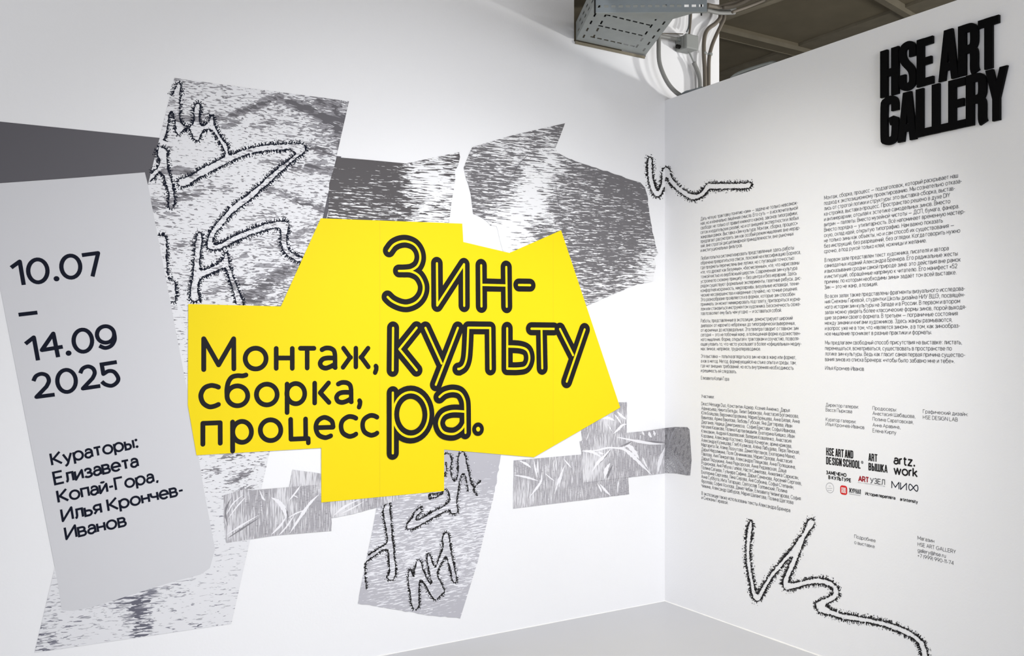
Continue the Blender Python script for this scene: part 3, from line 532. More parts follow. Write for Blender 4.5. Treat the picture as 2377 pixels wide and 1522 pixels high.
# ------------------------------------------------------------------ dotted handwriting
def handwriting(name, wall, outlines, off, m, parent=None, lim=None, bs=1.0, flat=None):
    """outlines of wide written lines, drawn as a broken ink line with ticks and dots on its outer side (+1 / -1)"""
    mp = MAPW[wall]; F = flat or Flat(wall); rnd = random.Random(len(outlines) * 7 + 3)
    for pts, sg in outlines:
        S = smooth(pts, 5); acc = 0; nxt = 0
        for p, q in zip(S, S[1:]):
            L_ = hypot(q[0] - p[0], q[1] - p[1])
            if L_ < 1e-6: continue
            tx, ty = (q[0] - p[0]) / L_, (q[1] - p[1]) / L_; nx, ny = ty * sg, -tx * sg
            while nxt <= acc + L_:
                t = nxt - acc; x, y = p[0] + tx * t, p[1] + ty * t; nxt += rnd.uniform(1.9, 3.1) * (.5 + .5 * bs)
                if lim and not lim(x, y): continue
                u = abs(mp(x, y)[1] - mp(x, y + 10)[1]) / 10 * (.45 + .55 * bs)
                j = rnd.uniform(-1.3, 1.3)
                if rnd.random() < .66:                         # the core line, slightly wavy and broken
                    e = rnd.uniform(1.6, 3.4); k = rnd.uniform(-1.0, 1.0)
                    F.ribbon([mp(x - tx * e + nx * j, y - ty * e + ny * j), mp(x + tx * e + nx * k, y + ty * e + ny * k)], u * rnd.uniform(1.6, 3.2))
                if rnd.random() < .88:                        # a tick pointing outwards
                    ln = rnd.uniform(2.6, 8.2) * bs; sk = rnd.uniform(-2.8, 2.8) * bs
                    F.ribbon([mp(x, y), mp(x + nx * ln * .6 + tx * sk * .3, y + ny * ln * .6 + ty * sk * .3), mp(x + nx * ln + tx * sk, y + ny * ln + ty * sk)], u * rnd.uniform(1.6, 2.8))
                if rnd.random() < .42:
                    r = rnd.uniform(6, 11) * bs; w = rnd.uniform(-2, 2); F.disc(mp(x + nx * r + tx * w, y + ny * r + ty * w), u * rnd.uniform(.7, 1.4), 6)
                if rnd.random() < .16:
                    r = -rnd.uniform(2, 4) * bs; F.disc(mp(x + nx * r, y + ny * r), u * rnd.uniform(.5, 1.0), 6)
            acc += L_
    if flat: return F
    return F.build(name, off, m, parent)

yel_px = [(743.9, 506.7), (1072.2, 519), (1074.5, 561.6), (1181.7, 587), (1301.4, 534.4), (1438.6, 945.4), (1238.4, 1060.7), (1030, 1042.8), (1030, 1138.8), (745.2, 1165.6), (745.2, 1039), (455.7, 1056), (435.6, 940), (436.5, 705.5), (651.4, 710.9)]
def inside(P, x, y):
    r = False; j = len(P) - 1
    for i in range(len(P)):
        if (P[i][1] > y) != (P[j][1] > y) and x < (P[j][0] - P[i][0]) * (y - P[i][1]) / (P[j][1] - P[i][1]) + P[i][0]: r = not r
        j = i
    return r
wood_px = [(405, 183), (808, 237), (626, 1048), (537, 1447), (440, 900), (398, 705), (345, 432)]
cA = crop(340, 180, 400 / 1351); cB = crop(340, 430, 400 / 1211); cD = crop(1700, 1180, 280 / 983)
h1 = [(cA([(200, 140), (225, 90), (245, 42), (272, 60), (264, 110), (258, 200), (258, 290), (265, 340), (290, 375), (325, 390), (347, 380), (370, 340), (372, 270), (380, 222), (400, 202), (420, 218), (415, 290), (415, 350), (440, 378), (480, 355), (500, 312), (515, 296), (528, 322), (532, 370), (560, 430), (600, 490), (635, 540), (640, 588), (665, 605), (720, 582), (820, 550), (930, 530), (1060, 522), (1180, 518), (1225, 522), (1248, 552), (1232, 592), (1180, 628), (1100, 695), (1000, 790), (930, 856)])
       + cB([(800, 30), (760, 75), (680, 138), (600, 202), (530, 282), (482, 345), (465, 388), (478, 414), (520, 408), (600, 362), (700, 322), (820, 276), (920, 256), (970, 252), (998, 280), (990, 330), (980, 380), (992, 440), (1030, 482), (1100, 512)]), 1),
      (cA([(1170, 586), (1130, 564), (1060, 566), (950, 573), (860, 586), (760, 613), (640, 666), (540, 721), (430, 776), (350, 826), (310, 850), (265, 853), (246, 828), (262, 796), (330, 774), (420, 720), (520, 668), (598, 630), (617, 600), (600, 550), (560, 480), (525, 426), (490, 406), (450, 412), (425, 450), (405, 492), (372, 480), (350, 430), (338, 402), (300, 402), (252, 446), (232, 420), (226, 350), (215, 290), (195, 266), (173, 300), (166, 370), (155, 440), (130, 490)]), 1),
      (cA([(1172, 598), (1120, 642), (1040, 702), (960, 770), (890, 836)]) + cB([(752, 30), (690, 82), (605, 142), (550, 202), (482, 280), (440, 350), (425, 410), (442, 446), (500, 450), (600, 406), (720, 352), (850, 311), (928, 301), (946, 330), (946, 400), (970, 470), (1020, 512), (1085, 542)]), -1),
      (cA([(85, 546), (130, 550), (160, 572), (160, 640), (165, 700), (180, 760), (200, 830)]) + cB([(192, 60), (195, 120), (180, 158), (155, 148), (158, 60)]) + cA([(152, 830), (132, 765), (100, 742), (60, 782), (30, 812)]), 1),
      (cA([(90, 560), (86, 610), (104, 650), (90, 700), (40, 752)]), -1),
      (cB([(75, 352), (128, 360), (140, 420), (140, 520), (145, 600), (157, 662), (198, 680), (204, 740), (204, 800), (180, 820), (156, 790), (132, 660), (112, 560)]), 1),
      (cB([(375, 802), (340, 815), (308, 796), (310, 720), (325, 640), (335, 520), (345, 400), (355, 352), (378, 332), (390, 370), (380, 460), (374, 560), (384, 594), (440, 580), (510, 546), (540, 510), (556, 472), (575, 500), (581, 560), (602, 630), (640, 720), (682, 840)]), 1),
      (cB([(378, 812), (360, 740), (375, 662), (430, 630), (510, 592), (550, 582), (572, 622), (600, 710), (624, 800), (634, 846)]), -1)]
handwriting('dotted_handwriting', 'L', h1, 2.95 * LAY, M_navy, wood, lim=lambda x, y: inside(wood_px, x, y) and not inside(yel_px, x, y))
h2 = [([(545, 516), (502, 546), (497, 620), (510, 700), (525, 780), (530, 835), (508, 862), (450, 896), (375, 950)], -1), ([(545, 516), (551, 620), (560, 740), (574, 860), (582, 960), (595, 1060), (588, 1122), (558, 1155), (526, 1134), (546, 1090), (540, 1000), (530, 910), (490, 906), (420, 952), (352, 1002), (340, 1060), (346, 1140), (352, 1225)], 1),
      ([(802, 552), (770, 576), (730, 640), (692, 690), (686, 728), (722, 734), (800, 700), (900, 642), (1028, 578), (1048, 602), (1090, 604), (1108, 580), (1096, 520), (1110, 400), (1130, 300), (1158, 280), (1180, 340), (1192, 425)], -1), ([(802, 552), (804, 590), (770, 622), (762, 658), (800, 650), (900, 592), (1000, 540), (1038, 500), (1035, 450), (1016, 402), (985, 412)], 1), ([(985, 424), (930, 440), (872, 448), (872, 488), (920, 474), (985, 440)], 1),
      ([(990, 122), (1030, 116), (1054, 160), (1045, 230), (1050, 290), (1075, 338), (1100, 310), (1110, 240), (1106, 170), (1122, 116), (1150, 102), (1166, 140), (1182, 220), (1200, 290), (1216, 360), (1245, 384), (1300, 332)], 1), ([(1245, 386), (1232, 420), (1265, 460)], 1), ([(1000, 190), (1011, 240), (988, 310)], 1),
      ([(745, 1112), (740, 1125), (716, 1064), (704, 1092), (700, 1160), (715, 1260), (730, 1368), (763, 1390), (786, 1358), (785, 1250), (790, 1160), (815, 1162), (860, 1230), (890, 1290), (925, 1315), (970, 1272), (994, 1244), (970, 1180), (936, 1110), (950, 1060), (1000, 962), (1030, 1010), (1050, 1100), (1066, 1168), (1094, 1164), (1085, 1090), (1060, 980), (1040, 860), (1030, 782), (1006, 762), (981, 800), (985, 880), (960, 950), (930, 1040), (906, 1030), (881, 960), (866, 932), (856, 980), (870, 1080), (889, 1160), (878, 1184), (850, 1140), (820, 1070), (800, 1002), (776, 992), (756, 1050), (745, 1112)], -1)]
handwriting('dotted_handwriting', 'L', [(c6(a), b) for a, b in h2], 5.4 * LAY, M_ink, torn, lim=lambda x, y: not inside(yel_px, x, y), bs=.68)

full = [(cs([(215, 190), (186, 260), (181, 400), (191, 560), (220, 720), (262, 832), (320, 908), (380, 924), (430, 890), (470, 800), (500, 700), (522, 592), (545, 582), (600, 680), (680, 762), (780, 850), (900, 932), (1000, 978), (1090, 972), (1180, 930), (1270, 850), (1332, 786), (1400, 784), (1600, 784), (1800, 780), (2000, 775), (2062, 758), (2100, 692)]), -1),
        (cs([(215, 190), (250, 216), (262, 300), (266, 450), (286, 600), (320, 740), (370, 808), (410, 760), (440, 620), (455, 480), (482, 400), (540, 376), (590, 430), (612, 530), (680, 622), (760, 720), (860, 800), (960, 852), (1060, 874), (1150, 850), (1210, 780), (1262, 712), (1330, 678), (1500, 676), (1700, 676), (1900, 670), (2080, 666), (2100, 692)]), 1)]
FL = handwriting('x', 'L', full, 0, None, lim=lambda x, y: x < 1541, bs=.8, flat=Flat('L'))
FR = handwriting('x', 'R', full, 0, None, lim=lambda x, y: x > 1545, bs=.8, flat=Flat('R'))
nv = len(FL.v)
o = mesh_obj('dotted_scribble', [to3('L', a, b, .0012 + k * 8e-6) for (a, b), k in zip(FL.v, FL.k)] + [to3('R', a, b, .0012 + k * 8e-6) for (a, b), k in zip(FR.v, FR.k)], FL.f + [[i + nv for i in f] for f in FR.f], M_ink)
tag(o, 'small dotted scribble line running over the wall corner above the text columns', 'wall graphic')
hb = [(cD([(150, 96), (130, 140), (118, 220), (112, 340), (120, 470), (140, 580), (160, 690), (180, 740), (205, 756), (235, 736), (260, 680), (310, 592), (370, 512), (430, 442), (478, 394), (492, 406), (470, 450), (440, 520), (412, 590), (420, 640), (450, 660), (520, 648), (600, 622), (700, 612), (780, 626), (820, 656), (820, 692), (780, 722), (720, 746), (682, 762), (685, 810), (720, 846), (790, 866)]) + cb([(1060, 1098), (1130, 1122), (1230, 1150), (1350, 1162), (1450, 1177), (1560, 1202), (1680, 1237), (1800, 1286), (1900, 1332), (1960, 1382), (1990, 1450), (2000, 1530), (2004, 1640)]), -1),
      (cD([(150, 96), (165, 122), (158, 200), (146, 300), (145, 400), (155, 500), (175, 600), (192, 682), (215, 690), (240, 642), (290, 562), (350, 482), (420, 402), (480, 332), (530, 262), (590, 172), (612, 112), (640, 82), (664, 96), (664, 140), (632, 180), (600, 230), (570, 310), (540, 390), (510, 460), (480, 530), (460, 598), (540, 596), (620, 576), (700, 566), (780, 580), (840, 620), (870, 672), (865, 710), (830, 746), (764, 786), (790, 816), (850, 840), (905, 856)]) + cb([(1215, 1090), (1300, 1102), (1450, 1130), (1600, 1162), (1720, 1196), (1830, 1240), (1950, 1312), (2020, 1382), (2058, 1470), (2068, 1560), (2072, 1640)]), 1)]
o = handwriting('dotted_scribble', 'R', hb, .0012, M_ink, bs=.85)
tag(o, 'large dotted scribble line running down the right wall to the floor, below the text', 'wall graphic')

# ------------------------------------------------------------------ yellow shape with the title
yel = sheet('yellow_shape', 'L', yel_px, 10, M_yel)
tag(yel, 'big angular yellow vinyl shape with the outlined exhibition title', 'wall graphic')
YO = 11.2 * LAY
M_seam = mat('yellow_vinyl_seam', (.68, .50, .008), .5)
for x, ya, yb in ((881, 512, 1150), (1283, 545, 1034)):
    F = Flat('L'); A = LW(x, ya); B = LW(x, yb); F.ribbon([(A[0], A[1]), (A[0], B[1])], .0016); F.build('seam', 11 * LAY, M_seam, yel)
sub = c5
def glyph_strokes(letter, x0, x1, y0, y1, cap, q=3.0):
    """a monoline glyph stretched to the pixel box of the letter (crop 6 px of the subtitle)"""
    st, mn, mx = glyph(letter, q); ys = [p[1] for s in st for p in s]; lo, hi = min(ys), max(ys)
    return [[(x0 + (x - mn) / (mx - mn) * (x1 - x0), y1 - (y - lo) / (hi - lo) * (y1 - y0)) for x, y in s] for s in st]
c8 = crop(440, 760, 460 / 2258)
def soften(st, r=10):
    out = [st[0]]
    return st
h = 25
rows = [
 [('М', [[(159, 478), (159, 127), (328, 425), (500, 127), (502, 470)]], None), ('о', [ell(750, 353, 119, 118, n=36)], None), ('н', None, (984, 1167, 238, 464)), ('т', None, (1259, 1414, 236, 460)),
  ('а', [smooth([(1505, 252), (1545, 234), (1600, 236), (1640, 262), (1653, 310)]) + [(1655, 455)], smooth([(1650, 347), (1560, 347), (1510, 363), (1484, 405), (1500, 445), (1545, 462), (1600, 445), (1650, 418)]), [(1625, 430), (1657, 455)]], None),
  ('ж', [[(1750, 235), (1826, 340), (1745, 452)], [(1891, 235), (1891, 448)], [(2030, 235), (1953, 338), (2033, 447)], [(1826, 340), (1832, 340)], [(1953, 338), (1947, 338)]], None), (',', [[(2118, 438), (2125, 450), (2122, 480), (2110, 512)], [(2118, 440), (2120, 445)]], None)],
 [('с', [smooth([(326, 678), (290, 665), (235, 660), (165, 690), (126, 770), (150, 855), (215, 900), (275, 896), (326, 875)])], None), ('б', [ell(542, 777, 118, 113, n=36), smooth([(424, 770), (423, 700), (440, 620), (480, 565), (540, 548), (600, 550), (640, 540)])], None), ('о', [ell(877, 762, 118, 118, n=36)], None),
  ('р', [[(1108, 643), (1108, 967)], ell(1207, 752, 102, 115, n=36)], None), ('к', [[(1422, 633), (1422, 858)], [(1580, 630), (1485, 742), (1585, 852)]], None),
  ('а', [smooth([(1690, 643), (1730, 626), (1785, 628), (1824, 655), (1837, 705)]) + [(1838, 845)], smooth([(1835, 738), (1745, 738), (1695, 755), (1670, 795), (1688, 838), (1735, 852), (1790, 835), (1836, 806)]), [(1812, 822), (1840, 845)]], None), (',', [[(1932, 832), (1940, 845), (1937, 875), (1927, 905)], [(1932, 832), (1934, 836)]], None)],
 [('п', [[(149, 1328), (149, 1090), (346, 1083), (347, 1316)]], None), ('р', [[(487, 1075), (488, 1405)], ell(595, 1187, 107, 119, n=36)], None), ('о', [ell(920, 1168, 117, 118, n=36)], None), ('ц', [[(1148, 1045), (1152, 1270), (1348, 1262), (1350, 1312)], [(1318, 1040), (1320, 1262)]], None),
  ('е', [[(1435, 1140), (1630, 1134)] + smooth([(1632, 1128), (1615, 1062), (1535, 1022), (1460, 1060), (1435, 1138), (1465, 1220), (1535, 1252), (1580, 1243), (1605, 1232)])], None),
  ('с', [smooth([(1892, 1032), (1855, 1016), (1800, 1016), (1740, 1060), (1722, 1128), (1745, 1200), (1810, 1237), (1860, 1230), (1892, 1212)])], None), ('с', [smooth([(2132, 1020), (2095, 1003), (2045, 1004), (1985, 1045), (1967, 1115), (1990, 1187), (2055, 1224), (2105, 1217), (2132, 1200)])], None)]]
for row in rows:
    st = []
    for ch, tr, bx in row:
        S = tr if tr else glyph_strokes(ch, bx[0], bx[1], bx[2], bx[3], 0)
        st += [c8(s) for s in S]
    F = Flat('L')
    for s in st:
        u = abs(LW(*s[0])[1] - LW(s[0][0], s[0][1] + 10)[1]) / 10; w_ = 11.2 * u
        cl = hypot(s[0][0] - s[-1][0], s[0][1] - s[-1][1]) < .01 and len(s) > 6
        P = [LW(*q) for q in s]; F.ribbon(P, w_, 'round', closed=cl, nd=14)
    F.build('subtitle_lettering', YO, M_ink, yel)
T4 = lambda *ss: [c4(s) for s in ss]
T5 = lambda *ss: [c5(s) for s in ss]
title = [
 T4(smooth([(448, 864), (478, 826), (520, 806), (565, 804), (612, 824), (642, 866), (649, 915), (632, 960), (596, 985), (556, 992), (512, 993)]), smooth([(540, 993), (590, 996), (640, 1024), (670, 1085), (662, 1145), (625, 1192), (570, 1215), (520, 1210), (470, 1187), (440, 1160)])),
 T4([(756, 944), (758, 1214), (930, 950), (931, 1216)]),
 T4([(1040, 957), (1042, 1220)], [(1201, 968), (1204, 1222)], [(1042, 1082), (1203, 1086)]),
 T4([(1282, 1083), (1354, 1084)]),
 T5([(1100, 584), (1098, 804)], [(1222, 583), (1133, 694), (1222, 803)]),
 T5([(1268, 584), (1352, 768)], [(1436, 584), (1322, 878)]),
 T5([(1438, 797)] + smooth([(1444, 797), (1466, 782), (1480, 745), (1486, 680), (1490, 583)]) + [(1604, 584), (1606, 797)]),
 T5([(1692, 586), (1692, 795)] + smooth([(1692, 795), (1750, 795), (1790, 785), (1807, 745), (1797, 702), (1760, 684), (1692, 680)], 5)),
 T5([(1818, 588), (1936, 589)], [(1870, 590), (1874, 793)]),
 T5([(1966, 590), (2034, 725)], [(2094, 592), (2001, 862)]),
 T5([(1098, 920), (1098, 1234)], ell(1191, 1033, 92, 116, n=40)),
 T5(smooth([(1340, 942), (1368, 920), (1410, 911), (1448, 922), (1470, 960), (1474, 1010)]) + [(1475, 1128)], smooth([(1472, 1018), (1405, 1016), (1357, 1035), (1338, 1080), (1360, 1124), (1412, 1134), (1452, 1112), (1474, 1080)])),
 T5([(1540, 1108), (1541, 1110)])]
for i, L_ in enumerate(title):
    F = Flat('L'); Y = Flat('L')
    for s in L_:
        cl = hypot(s[0][0] - s[-1][0], s[0][1] - s[-1][1]) < .01 and len(s) > 6
        P = [LW(*q) for q in s]; u = abs(LW(*s[0])[1] - LW(s[0][0], s[0][1] + 10)[1]) / 10
        for FF, ww in ((F, 30.5), (Y, 5.4 if i < 12 else 10)):
            FF.ribbon(P, ww * u, 'round', closed=cl, nd=24)
    lo = F.build('title_letter', YO + i * 2.4e-4, M_ink, yel)
    Y.build('yellow_inline', YO + (i + .5) * 2.4e-4, M_yel, lo)

# ------------------------------------------------------------------ text wall
def rline(F, text, x0, y0, x1, cap_px, wt, style='butt', q=1.0, sb=.72):
    """a horizontal line of the text wall: left pixel (x0, y0), right end at column x1"""
    A = RW(x0, y0); z = A[1]; d = ray(x1, 0); t = -CAM.x / d.x; a1 = -(CAM.y + d.y * t)
    cap = RW(x0, y0 - cap_px)[1] - A[1]
    text_line(F, text, A, (a1, z), cap, wt * cap, style, q, sb)
    return A
TO = .0008
def block(name, label, cat, paras, capx, wt, m=M_txt, part='paragraph', q=1.0):
    """paras: list of (x_left, y_first, y_last, [(text, x_right)...])"""
    fl = []
    for (xl, ya, yb, lines) in paras:
        F = Flat('R')
        for i, (t, xr) in enumerate(lines):
            y = ya + (yb - ya) * i / max(1, len(lines) - 1)
            rline(F, t, xl, y, xr, capx, wt, q=q)
        fl.append(F)
    allv = [v for F in fl for v in F.v]
    c = to3('R', (min(v[0] for v in allv) + max(v[0] for v in allv)) / 2, min(v[1] for v in allv), TO)
    root = thing_at(name, c); tag(root, label, cat)
    for F in fl: F.build(part, TO, m, root)
    return root
k1 = lambda lines: [(t, 1600 + .30211 * x) for t, x in lines]
y1 = lambda y: 440 + .30211 * y
k2 = lambda lines: [(t, 1890 + .32182 * x) for t, x in lines]
y2 = lambda y: 390 + .32182 * y
k3 = lambda lines: [(t, 1610 + .19714 * x) for t, x in lines]
y3 = lambda y: 900 + .19714 * y
block('wall_text', 'left column of small grey curatorial text on the right wall, four paragraphs and a signature', 'wall text', [
 (1626.6, y1(237), y1(479), k1([('Дать чёткую трактовку понятию «зин» — задача не только невозмож-', 835), ('ная, но и изначально лишённая смысла. Его суть — в исключительной', 835), ('свободе: не только от правил книжного канона, законов типографики,', 834), ('сеток и издательских реалий, но и от внешней экспертности и любых', 843), ('жанровых рамок. Выставка «Зин-культура. Монтаж, сборка, процесс»', 833), ('предлагает рассмотреть зин как особый режим мышления: вне иерар-', 853), ('хий, вне строгой дисциплинарной принадлежности, вне рыночных', 803), ('и институциональных фильтров.', 410)])),
 (1626.8, y1(540), y1(963), k1([('Любая попытка систематизировать представленные здесь работы', 805), ('обречена превратиться в список, похожий на классификацию Борхеса,', 858), ('где предметы перечислены вне логики, но с пугающей точностью:', 811), ('«те, что дрожат как безумные», «бесчисленные», «те, что нарисованы', 845), ('тонкой кистью из верблюжьей шерсти». Современная зин-культура', 830), ('устроена по схожему принципу — без центра и без иерархии. Здесь', 826), ('рядом существуют формальные эксперименты, газетные ребусы, дис-', 863), ('комфортная искренность, микроархивы, визуальные исповеди, техни-', 848), ('ческие несовершенства и найденные случайно, но точные решения.', 833), ('Это разнообразие проявляется и в формах, которые зин способен', 813), ('принимать: он может мимикрировать под газету, притворяться журна-', 857), ('лом или становиться инструментом художника. Бесконечность сюже-', 857), ('тов позволяет ему быть чем угодно — и оставаться собой.', 711)])),
 (1627.0, y1(1020), y1(1233), k1([('Работы, представленные в экспозиции, демонстрируют широкий', 795), ('диапазон: от нарочито небрежных до типографически выверенных,', 818), ('от ироничных до исповедальных. Эта палитра говорит о главном: зин', 841), ('сегодня — это не побочный жанр, а полноценная форма художествен-', 857), ('ного мышления. Форма, открытая к трактовкам и соучастию, позволя-', 847), ('ющая уловить то, что часто ускользает в более «официальных» медиу-', 863), ('мах: личное, непрямое, труднопереводимое.', 551)])),
 (1627.2, y1(1290), y1(1400), k1([('Эта выставка — попытка вглядеться в зин не как в жанр или формат,', 823), ('а как в метод. Метод, формирующийся на стыке опыта и среды, там,', 824), ('где нет внешних требований, но есть внутренняя необходимость', 803), ('и решимость ей следовать.', 366)])),
 (1627.4, y1(1457), y1(1457), k1([('Елизавета Копай-Гора', 307)]))], 7.6, .105)
block('wall_text', 'right column of small grey curatorial text, under the black letter sign', 'wall text', [
 (1913.2, y2(228), y2(613), k2([('Монтаж, сборка, процесс — подзаголовок, который раскрывает наш', 1038), ('подход к экспозиционному проектированию. Мы сознательно отказа-', 1066), ('лись от строгой логики и структуры: это выставка-сборка, выстав-', 1017), ('ка-стройка, выставка-процесс. Пространство решено в духе DIY', 981), ('и антииерархии, отсылая к эстетике самодельных зинов. Вместо', 983), ('витрин — паллеты. Вместо музейной чистоты — ДСП, бумага, фанера.', 1047), ('Вместо порядка — утилитарность. Всё напоминает временную мастер-', 1090), ('скую, склад идей, открытую типографию. Нам важно показать', 929), ('не только зины как объекты, но и сам способ их существования —', 1012), ('без инструкций, без разрешений, без оглядки. Когда говорить нужно', 1054), ('срочно, а под рукой только клей, ножницы и желание.', 813)])),
 (1914.2, y2(677), y2(872), k2([('В первом зале представлен текст художника, писателя и автора', 971), ('самиздатных изданий Александра Бренера. Его радикальные жесты', 1036), ('и высказывания сродни самой природе зина: это действия вне рамок', 1058), ('и институций, обращённые напрямую к читателю. Его манифест «52', 1033), ('причины, по которым необходимы зины» задаёт тон всей выставке.', 1029), ('Зин — это не жанр, а позиция.', 460)])),
 (1915.0, y2(937), y2(1206), k2([('Во всех залах также представлены фрагменты визуального исследова-', 1089), ('ния Снежаны Гиревой, студентки Школы дизайна НИУ ВШЭ, посвящён-', 1089), ('ного истории зин-культуры на Западе и в России. В первом и втором', 1053), ('залах можно увидеть более классические формы зинов, порой выходя-', 1098), ('щие за рамки своего формата. В третьем — пограничные состояния', 1036), ('между зинами и книгами художников. Здесь жанры размываются,', 998), ('и вопрос уже не в том, что «является зином», а в том, как зинообраз-', 1053), ('ное мышление проникает в разные практики и форматы.', 850)])),
 (1915.5, y2(1271), y2(1390), k2([('Мы предлагаем свободный способ присутствия на выставке: листать,', 1069), ('перемещаться, всматриваться, существовать в пространстве по', 994), ('логике зин-культуры. Ведь как гласит самая первая причина существо-', 1090), ('вания зинов из списка Бренера: «чтобы было забавно мне и тебе».', 1014)])),
 (1915.7, y2(1453), y2(1453), k2([('Илья Крончев-Иванов', 360)]))], 8.6, .105)
block('participants_text', 'long list of participants in small grey lettering below the left text column', 'wall text', [
 (1628, y3(114), y3(114), k3([('Участники:', 243)])),
 (1628.2, y3(203), y3(1166), k3([('Direct Message Duo, Константин Аджер, Ксения Анненко, Дарья', 1133), ('Афанасьева, Никита Бельды, Лилит Бирюкова, Анастасия Богомазова,', 1242), ('Юля Бойцова, Вероника Бровкина, Мария Брянцева, Анна Бялая, Анна', 1250), ('Вавилова, Арина Вакилова, Любовь Губская, Яна Дегтярева, Иван', 1163), ('Дерганев, Надица Димитриевска,  София Еристави, Софья Иванова,', 1205), ('Наталия Казакова, Полина Картвелишвили, Екатерина Кияшко, Иван', 1192), ('Клековкин, Андрей Ковалевский, Валерия Коваленко, Анастасия', 1153), ('Коровина, Александр Костенко, Фёдор Кочергин, арина крикова,', 1160), ('Александра Кузнецова, Глеб Куликов, Алёна Лабудева, Лера Ленская,', 1252), ('Маргарита Ли, Алина Лоскутова, Данил Матлахов, Екатерина Махно,', 1203), ('Дарья Мерзликина, Поля Овчинникова, Мария Орлова, Анастасия', 1163), ('Павлова, Аня Панкратова, Александра Плешкова, Анна Полюшкина,', 1205), ('Дарья Пядушкина, Анна Радкорская, Анна Ридзевская, Даша', 1093), ('Родионова, Аня Рябуха / unkke, Настя Самилова, Анжелика Саркисян,', 1240), ('Полина Сатаева, Гульнара Сафина, Дарья Семенова, Арсений Сергеев,', 1275), ('Екатерина Сергеева, Лина Серова, Аня Собкина, Софья Степанян,', 1183), ('Анна Суббота, Инга Татаршао, Святослав Топпинский, Полина', 1103), ('Фролова, София Хохлова, Данил Чебан, Елизавета Чилингарова, София', 1262), ('Чижина, Александр Шабуров, Мария Шалангова, Полина Щеглова', 1175)])),
 (1628.6, y3(1256), y3(1306), k3([('В экспозиции также использованы тексты Александра Бренера', 1140), ('и Снежаны Гиревой.', 408)]))], 7.6, .105)
KS = 410 / 1451
kx = lambda x: 1890 + KS * x
ky = lambda y: 900 + KS * y
def credit(name, label, cat, items, capx, wt, m=M_txt, part='text_line', q=1.2, style='butt', sb=.72):
    fl = []
    for (x0, y0, t, x1) in items:
        F = Flat('R'); rline(F, t, kx(x0), ky(y0), kx(x1), capx * KS, wt, style, q, sb); fl.append(F)
    av = [v for F in fl for v in F.v]
    root = thing_at(name, to3('R', (min(v[0] for v in av) + max(v[0] for v in av)) / 2, min(v[1] for v in av), TO)); tag(root, label, cat)
    for F in fl: F.build(part, TO, m, root)
    return root
credit('credits_text', 'gallery director and curator credits, first of three short columns under the right text', 'wall text', [(95, 151, 'Директор галереи:', 366), (95, 191, 'Васса Пыркова', 312), (95, 270, 'Куратор галереи:', 345), (95, 309, 'Илья Крончев-Иванов', 413)], 27, .105)
credit('credits_text', 'producer credits, middle of three short columns under the right text', 'wall text', [(480, 179, 'Продюсеры:', 680), (480, 221, 'Анастасия Шабашова,', 833), (480, 268, 'Полина Саратовская,', 818), (480, 316, 'Анна Аравина,', 710), (480, 363, 'Елена Кирпу', 675)], 28, .105)
credit('credits_text', 'graphic design credit, rightmost of three short columns under the right text', 'wall text', [(893, 206, 'Графический дизайн:', 1265), (893, 254, 'HSE DESIGN LAB', 1180)], 29, .105)
credit('caption_text', 'two-line caption at lower right reading more about the exhibition', 'wall text', [(330, 1231, 'Подробнее', 505), (330, 1279, 'о выставке', 498)], 27, .105)
credit('contact_text', 'four-line shop address with email and phone at the lower right', 'wall text', [(850, 1244, 'Магазин', 987), (850, 1296, 'HSE ART GALLERY', 1165), (850, 1345, 'gallery@hse.ru', 1082), (850, 1389, '+7 (999) 990-11-74', 1148)], 29, .105)

